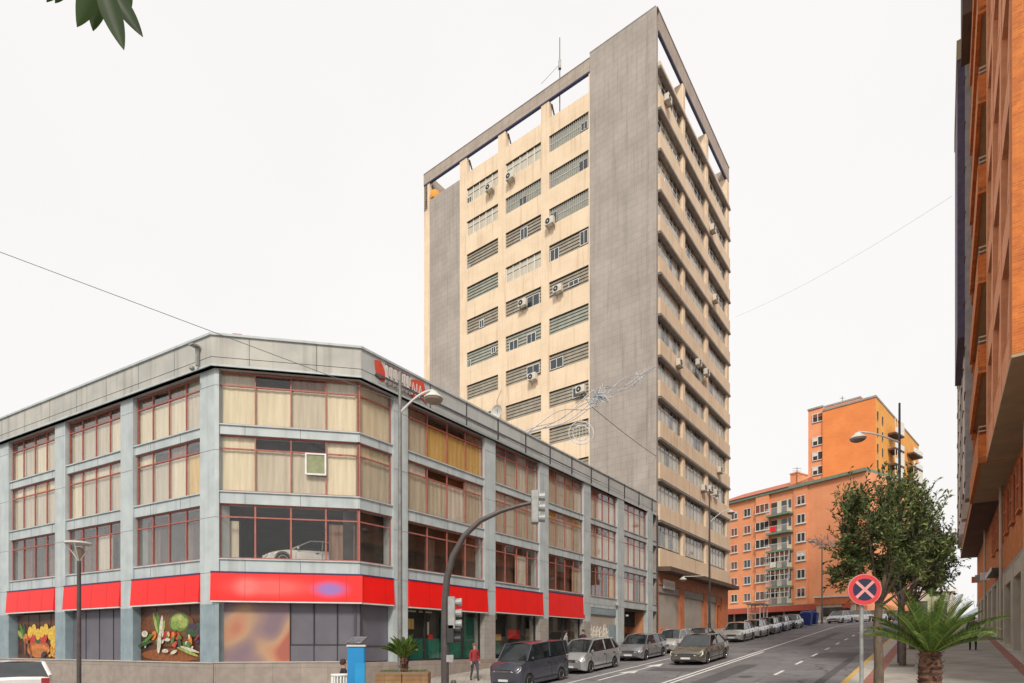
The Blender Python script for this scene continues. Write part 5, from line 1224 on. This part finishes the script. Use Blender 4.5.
# ================================================================= VEGETATION
def leaf_quad(b, p, d, s, w, up, mi):
    side = d.cross(up); side = side.normalized() if side.length > 1e-4 else Vector((1,0,0)); nn = side.cross(d)
    b.add([p, p+d*s*.5+side*w+nn*w*.3, p+d*s, p+d*s*.5-side*w+nn*w*.3], [(0,1,2),(0,2,3)], mi)
def street_tree(a, pc, h, ch, cr, label, seed, nt=300, lean=0, off=(0,0), kind_h=1.0):
    rg = random.Random(seed); q = S(a, pc, g0(a)); t = thing('street_tree', label, 'tree', q, 0, 'trees along the right pavement')
    tb_ = MB(); hb = h-ch                       # height of first fork
    r0 = .105
    tr = [Vector((0,0,0)), Vector((.02,.0,hb*.4)), Vector((-.02+lean*.3,.02,hb*.8)), Vector((lean*.5,0,hb+.1))]
    tb_.tube(tr, [r0*1.15,r0,r0*.9,r0*.8], 10)
    cc = Vector((off[0], off[1], hb+ch*.45)); limbs = []
    for k in range(9):
        an = k*2.4+rg.random()*.6; el = rg.uniform(.7,1.25) ; L = rg.uniform(.55,.9)*ch
        d = Vector((math.cos(an)*math.cos(el), math.sin(an)*math.cos(el), math.sin(el)))
        p0 = tr[-1]-Vector((0,0,rg.random()*.35)); p1 = p0+d*L*.45+Vector((off[0],off[1],0))*.3; p2 = p1+(d+Vector((0,0,.35))).normalized()*L*.5
        tb_.tube([p0,p1,p2], [.042,.024,.008], 6); limbs.append((p0,p1,p2))
    tb_.build('trunk', M['bark'], t, sm=True)
    b = MB(); tw = MB()
    clumps = []
    for k in range(17):
        an = k*2.39996; zz = -.62+1.55*(k+.5)/17; rr = math.sqrt(max(.06, 1-zz*zz*.8))*cr*rg.uniform(.62,1.0)*(1+.14*math.sin(3*an+seed))
        clumps.append(cc+Vector((math.cos(an)*rr, math.sin(an)*rr, zz*ch*.46+(.12*ch*rg.random()**2 if zz > .3 else 0))))
    for k in range(nt):
        cl = clumps[rg.randrange(17)]; base = min((lm[1].lerp(lm[2], rg.random()) for lm in limbs), key=lambda v: (v-cl).length)
        zz = (cl.z-cc.z)/(ch*.5)
        if rg.random() < .14: cl = cc+(cl-cc)*rg.uniform(.2,.6)
        sg = .17 if rg.random() < .8 else .30
        tip = cl+Vector((rg.gauss(0,sg), rg.gauss(0,sg), rg.gauss(0,sg*1.25)))
        d = tip-base; L = min(d.length, 1.5*cr*.8); 
        if d.length < .2: continue
        d.normalize(); start = tip-d*min(L, rg.uniform(.5,1.0)); mid = start.lerp(tip,.5)-Vector((0,0,.05)); upc = (d+Vector((0,0,.7))).normalized()
        pts = [start, mid, mid+upc*(tip-mid).length]
        tw.tube([base, start], [.008,.005], 3) if rg.random() < .2 else None
        tw.tube(pts, [.007,.005,.003], 3)
        nl = 26
        mi = 1 if rg.random() < (.30 if zz > .1 else .12) else 0  # more pale leaves high up: the lit crown top put into colour
        for i in range(nl):
            g = (i+.5)/nl; p = pts[0].lerp(pts[1], g*2) if g < .5 else pts[1].lerp(pts[2], g*2-1)
            dd = (upc*.8+Vector((rg.gauss(0,.6), rg.gauss(0,.6), rg.gauss(0,.5)))).normalized()
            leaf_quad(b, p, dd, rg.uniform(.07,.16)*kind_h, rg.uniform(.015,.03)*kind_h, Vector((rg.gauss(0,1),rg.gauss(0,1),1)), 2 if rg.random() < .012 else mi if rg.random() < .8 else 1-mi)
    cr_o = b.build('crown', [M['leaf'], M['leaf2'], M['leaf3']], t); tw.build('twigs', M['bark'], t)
    return t
street_tree(16.9, -1.27, 5.75, 3.35, 1.25, 'bushy evergreen tree with a bare trunk right beside the no stopping sign', 2, 640, .05, (.18,.05))
street_tree(25.9, -1.18, 5.6, 3.2, 1.25, 'second evergreen pavement tree in a square pit behind the nearest one', 5, 400, off=(.85,0))
street_tree(33.6, -1.15, 5.3, 3.0, 1.2, 'third evergreen pavement tree further up the kerb', 8, 200, kind_h=1.3)
street_tree(41.5, -1.2, 5.2, 3.0, 1.2, 'fourth evergreen pavement tree, smallest in the row seen up the kerb', 11, 160, kind_h=1.5)
for i, a in enumerate((25.9, 33.6, 41.5, 16.9)):
    b = MB(); V_ = [S(a+x_, -1.2+y_, g0(a+x_)+.006) for x_, y_ in ((-.45,-.4),(.45,-.4),(.45,.4),(-.45,.4))]; b.poly([tuple(v) for v in V_]); tag(b.build('tree_pit', M['earth']), kind='structure')
def cycad(pos, label, n, L, seed, trunk_h, tr_r, spread=(.15,1.25), name='sago_palm', thick=1.0):
    rg = random.Random(seed); t = thing(name, label, 'palm', pos, 0)
    b = MB(); prof = []; nn = int(trunk_h/.045)
    for i in range(nn+1):
        z = trunk_h*i/nn; prof.append((tr_r*(1+.10*(i % 2))*(1 if z < trunk_h*.9 else .9), z))
    b.lathe(prof, 18)
    for k in range(int(140*trunk_h)):
        an = rg.random()*6.28; z = rg.random()*trunk_h; c_, s_ = math.cos(an), math.sin(an)
        p = Vector((c_*tr_r*.95, s_*tr_r*.95, z)); tip = p+Vector((c_*.06, s_*.06, .05)); sd_ = Vector((-s_, c_, 0))*.03
        b.add([p-sd_, p+sd_, tip+sd_*.4, tip-sd_*.4], [(0,1,2,3)], 0)
    b.build('trunk', M['palmtrunk'], t)
    for k in range(n):
        an = k*2.39996+rg.gauss(0,.12); f = (k+.5)/n
        el = math.pi/2-(spread[0]+(spread[1]-spread[0])*f**.8)          # start elevation
        Lk = L*rg.uniform(.82,1.05); segs = 14; p = Vector((math.cos(an)*tr_r*.3, math.sin(an)*tr_r*.3, trunk_h-.02)); pts = [p.copy()]; e = el
        droop = rg.uniform(.25,.65)*(.5+.7*f)
        for i in range(segs):
            e = el-droop*((i+1)/segs)**1.6; d = Vector((math.cos(an)*math.cos(e), math.sin(an)*math.cos(e), math.sin(e))); p = p+d*Lk/segs; pts.append(p.copy())
        fb = MB(); fb.tube(pts, [.014*thick*(1-.8*i/segs) for i in range(segs+1)], 4, 1)
        side = Vector((-math.sin(an), math.cos(an), 0)); nl = 44
        for i in range(nl):
            g = .10+.90*i/nl; x = g*segs; j = min(int(x), segs-1); pp = pts[j].lerp(pts[j+1], x-j); dd = (pts[j+1]-pts[j]).normalized()
            upv = side.cross(dd)*-1; upv = upv if upv.z > 0 else -upv
            ll = L*.17*(math.sin(math.pi*min(1,g*.93+.08))**.55)+.01
            for s in (-1, 1):
                ld = (side*s*.80+dd*.62+upv*.55).normalized(); wv = dd*.0075*thick
                fb.add([pp-wv, pp+wv, pp+ld*ll*.6+wv*.7-Vector((0,0,.004)), pp+ld*ll-Vector((0,0,.02)), pp+ld*ll*.6-wv*.7], [(0,1,2,3,4)], 0 if rg.random() < .75 else 1)
        fb.build('frond', [M['frond'], M['frond2']], t)
    return t
tt = .016; q = W(930, 0, tt); zg = g0(q.dot(D)); cycad((q.x, q.y, zg), 'large sago palm with arching fronds in the middle of the right pavement', 40, 1.08, 3, (VH-652)*tt-zg, .15, (.05,1.10), thick=1.0)
# planter with small palm
tt = .030; q = W(404, 0, tt); z0 = left_walk_z(q.dot(D), q.dot(N)); zt = (VH-672)*tt
t = thing('planter_box', 'brown wooden planter box holding the small palm', 'planter', (q.x, q.y, z0), math.radians(4))
b = MB(); b.box(-.76,-.01,-.55,.55,0,zt-z0); b.box(.01,.76,-.55,.55,0,zt-z0); b.build('box_panel', M['woodbox'], t, bevel=.015)
b = MB(); b.box(-.70,.70,-.5,.5,zt-z0-.05,zt-z0+.012)
rg = random.Random(2)
for k in range(420):
    p = Vector((rg.uniform(-.68,.68), rg.uniform(-.48,.48), zt-z0+.01)); leaf_quad(b, p, Vector((rg.gauss(0,.5),rg.gauss(0,.5),1)).normalized(), .07, .015, Vector((1,0,0)), 1)
b.build('ground_cover', [M['earth'], M['frond2']], t)
cycad((q.x, q.y+.0, zt+.012), 'small sago palm growing in the wooden planter', 34, .78, 6, .42, .12, (.1,1.0), thick=1.5)
# grass clump / dark vegetation far up the road
tag_h = MB()
for k in range(2200):
    a = rg.uniform(84, 100); pc = rg.uniform(3.5, 9)+bend(min(a,90)); p = S(a, pc, g0(a)+rg.random()*1.7*(1-abs(rg.gauss(0,.3)))); leaf_quad(tag_h, p, Vector((rg.gauss(0,1),rg.gauss(0,1),rg.gauss(0,1))).normalized(), .35, .10, Vector((0,0,1)), rg.randrange(2))
tag(tag_h.build('hedge', [M['leaf'], M['leaf2']]), 'dark leafy hedge at the far end of the right pavement', 'hedge')
# broad-leaved branch hanging into the top left corner
bp = W(108, -60, .0042); t = thing('leafy_branch', 'branch of big glossy green leaves hanging in at the top left', 'branch', bp)
b = MB(); b.tube([(-1.0,.1,.55),(-.3,.02,.18),(0,0,.02),(.06,0,-.03)], [.018,.010,.006,.004], 6); b.build('twig', M['bark'], t)
def big_leaf(u0, v0, u1, v1, wpx, tt, fold=.25):
    p = W(u0, v0, tt)-bp; q = W(u1, v1, tt*1.02)-bp; d = q-p; L = d.length; d.normalize(); side = d.cross(Vector((0,1,0))).normalized(); side = (side+Vector((0,.35,0))).normalized(); nn = side.cross(d)
    w = wpx*tt; n = 12; V_ = []; fs = []
    for i in range(n+1):
        f = i/n; ww = w*(math.sin(math.pi*f**.85)**.8)*(1-.25*f) if 0 < f < 1 else .0008
        c_ = p+d*L*f-Vector((0,0,.006*math.sin(f*3)))
        V_ += [c_-side*ww+nn*ww*fold, c_-side*ww*.5+nn*ww*fold*.4, c_, c_+side*ww*.5+nn*ww*fold*.4, c_+side*ww+nn*ww*fold]
    for i in range(n):
        for j in range(4): fs.append((i*5+j, i*5+j+1, (i+1)*5+j+1, (i+1)*5+j))
    b = MB(); b.add(V_, fs, 0); b.tube([p+d*L*i/8+nn*.0006 for i in range(9)], [.0016*(1-.8*i/8) for i in range(9)], 4, 1); b.build('leaf', [M['leafbig'], M['frond']], t, sm=True)
big_leaf(96, -34, 77, 27, 12, .0043); big_leaf(98, -30, 93, 31, 11, .0044); big_leaf(99, -26, 124, 50, 11, .0041); big_leaf(108, -20, 143, 37, 9, .0045); big_leaf(112, -36, 131, 9, 10, .0046)
big_leaf(60, -30, 46.5, 2, 7, .0046); big_leaf(66, -28, 55, 3, 7, .0045)

# ---------------------------------------------------------------- hills at the horizon
b = MB(); n = 60; V_ = []
for i in range(n+1):
    th = math.radians(10+50*i/n); r_ = 2600
    hgt = 70+45*math.sin(i*.35)+25*math.sin(i*.9+1)
    c_ = (math.sin(th), math.cos(th))
    V_ += [(c_[0]*r_*.8, c_[1]*r_*.8, -10), (c_[0]*r_, c_[1]*r_, hgt+45), (c_[0]*r_*1.2, c_[1]*r_*1.2, hgt+85), (c_[0]*r_*1.5, c_[1]*r_*1.5, -10)]
b.add(V_, [(i*4+j, i*4+j+1, (i+1)*4+j+1, (i+1)*4+j) for i in range(n) for j in range(3)]); tag(b.build('hills', M['hill'], sm=True), kind='structure')

# ================================================================= PEOPLE
def person(pos, rz, label, h=1.7, top=(.3,.05,.05), legs=(.03,.03,.04), hair=(.04,.025,.02), stride=.22, skin=(.50,.30,.22)):
    h *= R; s = h/1.75
    J = {'pelvis':(0,0,.95),'belly':(0,.0,1.10),'chest':(0,-.01,1.32),'neck':(0,0,1.50),'head0':(0,-.01,1.58),'head1':(0,-.02,1.70),
         'hipL':(.10,0,.90),'kneeL':(.11,-stride*.55,.50),'ankL':(.11,-stride*.55,.08),'toeL':(.12,-stride*.55-.14,.04),
         'hipR':(-.10,0,.90),'kneeR':(-.11,stride*.15,.50),'ankR':(-.11,stride*.9,.10),'toeR':(-.12,stride*.9-.13,.04),
         'shL':(.18,0,1.42),'elL':(.24,.06,1.15),'wrL':(.25,-.04,.92),'haL':(.25,-.07,.82),'shR':(-.18,0,1.42),'elR':(-.24,.0,1.15),'wrR':(-.25,-.12,.93),'haR':(-.25,-.16,.84)}
    rad = {'pelvis':.15,'belly':.135,'chest':.155,'neck':.055,'head0':.085,'head1':.095,'hipL':.095,'kneeL':.06,'ankL':.042,'toeL':.038,'hipR':.095,'kneeR':.06,'ankR':.042,'toeR':.038,
           'shL':.065,'elL':.045,'wrL':.032,'haL':.034,'shR':.065,'elR':.045,'wrR':.032,'haR':.034}
    E = [('pelvis','belly'),('belly','chest'),('chest','neck'),('neck','head0'),('head0','head1'),('pelvis','hipL'),('hipL','kneeL'),('kneeL','ankL'),('ankL','toeL'),('pelvis','hipR'),('hipR','kneeR'),('kneeR','ankR'),('ankR','toeR'),
         ('chest','shL'),('shL','elL'),('elL','wrL'),('wrL','haL'),('chest','shR'),('shR','elR'),('elR','wrR'),('wrR','haR')]
    for sd_, w_ in (('L',1),('R',-1)):
        hx, hy, hz = J['ha'+sd_]
        for k in range(4): nm = 'f%s%d' % (sd_, k); J[nm] = (hx, hy-.03+.02*k, hz-.085); rad[nm] = .0085; E.append(('ha'+sd_, nm))
        nm = 'th'+sd_; J[nm] = (hx-.02*w_, hy-.05, hz-.03); rad[nm] = .010; E.append(('wr'+sd_, nm))
    keys = list(J); me = bpy.data.meshes.new('person'); me.from_pydata([tuple(c*s for c in J[k]) for k in keys], [(keys.index(a_), keys.index(b_)) for a_, b_ in E], [])
    o = bpy.data.objects.new('tmp', me); C.objects.link(o); sk = o.modifiers.new('s', 'SKIN')
    for i, k in enumerate(keys): me.skin_vertices[0].data[i].radius = (rad[k]*s, rad[k]*s*(.72 if k in ('chest','belly','pelvis') else 1)); me.skin_vertices[0].data[i].use_root = (k == 'pelvis')
    su = o.modifiers.new('u', 'SUBSURF'); su.levels = 2; su.render_levels = 2
    dg = bpy.context.evaluated_depsgraph_get(); m2 = bpy.data.meshes.new_from_object(o.evaluated_get(dg)); bpy.data.objects.remove(o)
    m2.name = 'person'; m2.materials.clear()
    for nm, c_ in (('skin', skin), ('jacket', top), ('trousers', legs), ('shoes', (.02,.02,.02))): m2.materials.append(mat(nm, c_, None, .8, 8))
    for p_ in m2.polygons:
        z = p_.center.z/s; x = abs(p_.center.x/s); p_.use_smooth = True
        p_.material_index = 0 if z > 1.49 or (x > .19 and z < .93 and z > .6) else 1 if z > .96 or (x > .17 and z > .9) else 3 if z < .09 else 2
    o = bpy.data.objects.new('person', m2); C.objects.link(o); o.location = pos; o.rotation_euler = (0,0,rz); tag(o, label, 'person')
    b = MB(); b.lathe([(.0,1.80),(.05,1.795),(.085,1.76),(.105,1.70),(.10,1.64),(.085,1.60),(.0,1.60)], 14, (0,.02,0)); b.v = [v*s for v in b.v]; b.build('hair', mat('hair', hair, None, .8), o, sm=True)
    b = MB(); b.lathe([(.0,-.012),(.012,0),(.0,.03)], 6, (0,-.115,1.645), 'z')
    for x_ in (-.035,.035): b.lathe([(.0,-.006),(.01,0),(.0,.006)], 6, (x_,-.105,1.675), 'z')
    b.v = [v*s for v in b.v]; b.build('face_detail', M['bark'], o)
    return o
q = W(474.5, 0, .0415); person((q.x, q.y, left_walk_z(q.dot(D), q.dot(N))), math.radians(30), 'person in a dark red top and grey trousers walking on the left pavement', 1.75, (.32,.03,.035), (.06,.06,.08), (.16,.08,.05))
q = S(33.0, 1.12, g0(33.0)); person(q, DANG+math.radians(90), 'person in black trousers walking away on the right pavement', 1.78, (.10,.095,.09), (.015,.015,.02))
q = W(566, 0, tp(566, -16.5)); person((q.x, q.y, left_walk_z(q.dot(D), -16.5)), math.radians(60), 'person in pale clothes standing by the dark shop entrance', 1.7, (.35,.32,.33), (.08,.08,.1))
q = W(583, 0, tp(583, -16.3)); person((q.x, q.y, left_walk_z(q.dot(D), -16.3)), math.radians(-40), 'person in dark clothes at the right side of the shop entrance', 1.7, (.05,.03,.04), (.03,.03,.035))
q = W(343.5, 0, .0285); person((q.x, q.y, -1.9), math.radians(120), 'person in black mostly hidden behind the blue ticket machine', 1.72, (.015,.015,.02), (.015,.015,.018), stride=.05)

# ---------------------------------------------------------------- drawing units to metres, once for every mesh and every position
done = set()
for o in list(bpy.data.objects):
    o.location = o.location*K
    if o.type == 'MESH':
        if o.data.name not in done:
            done.add(o.data.name); o.data.transform(Matrix.Scale(K, 4))
        for md in o.modifiers:
            if md.type == 'BEVEL': md.width *= K
            if md.type == 'SOLIDIFY': md.thickness *= K
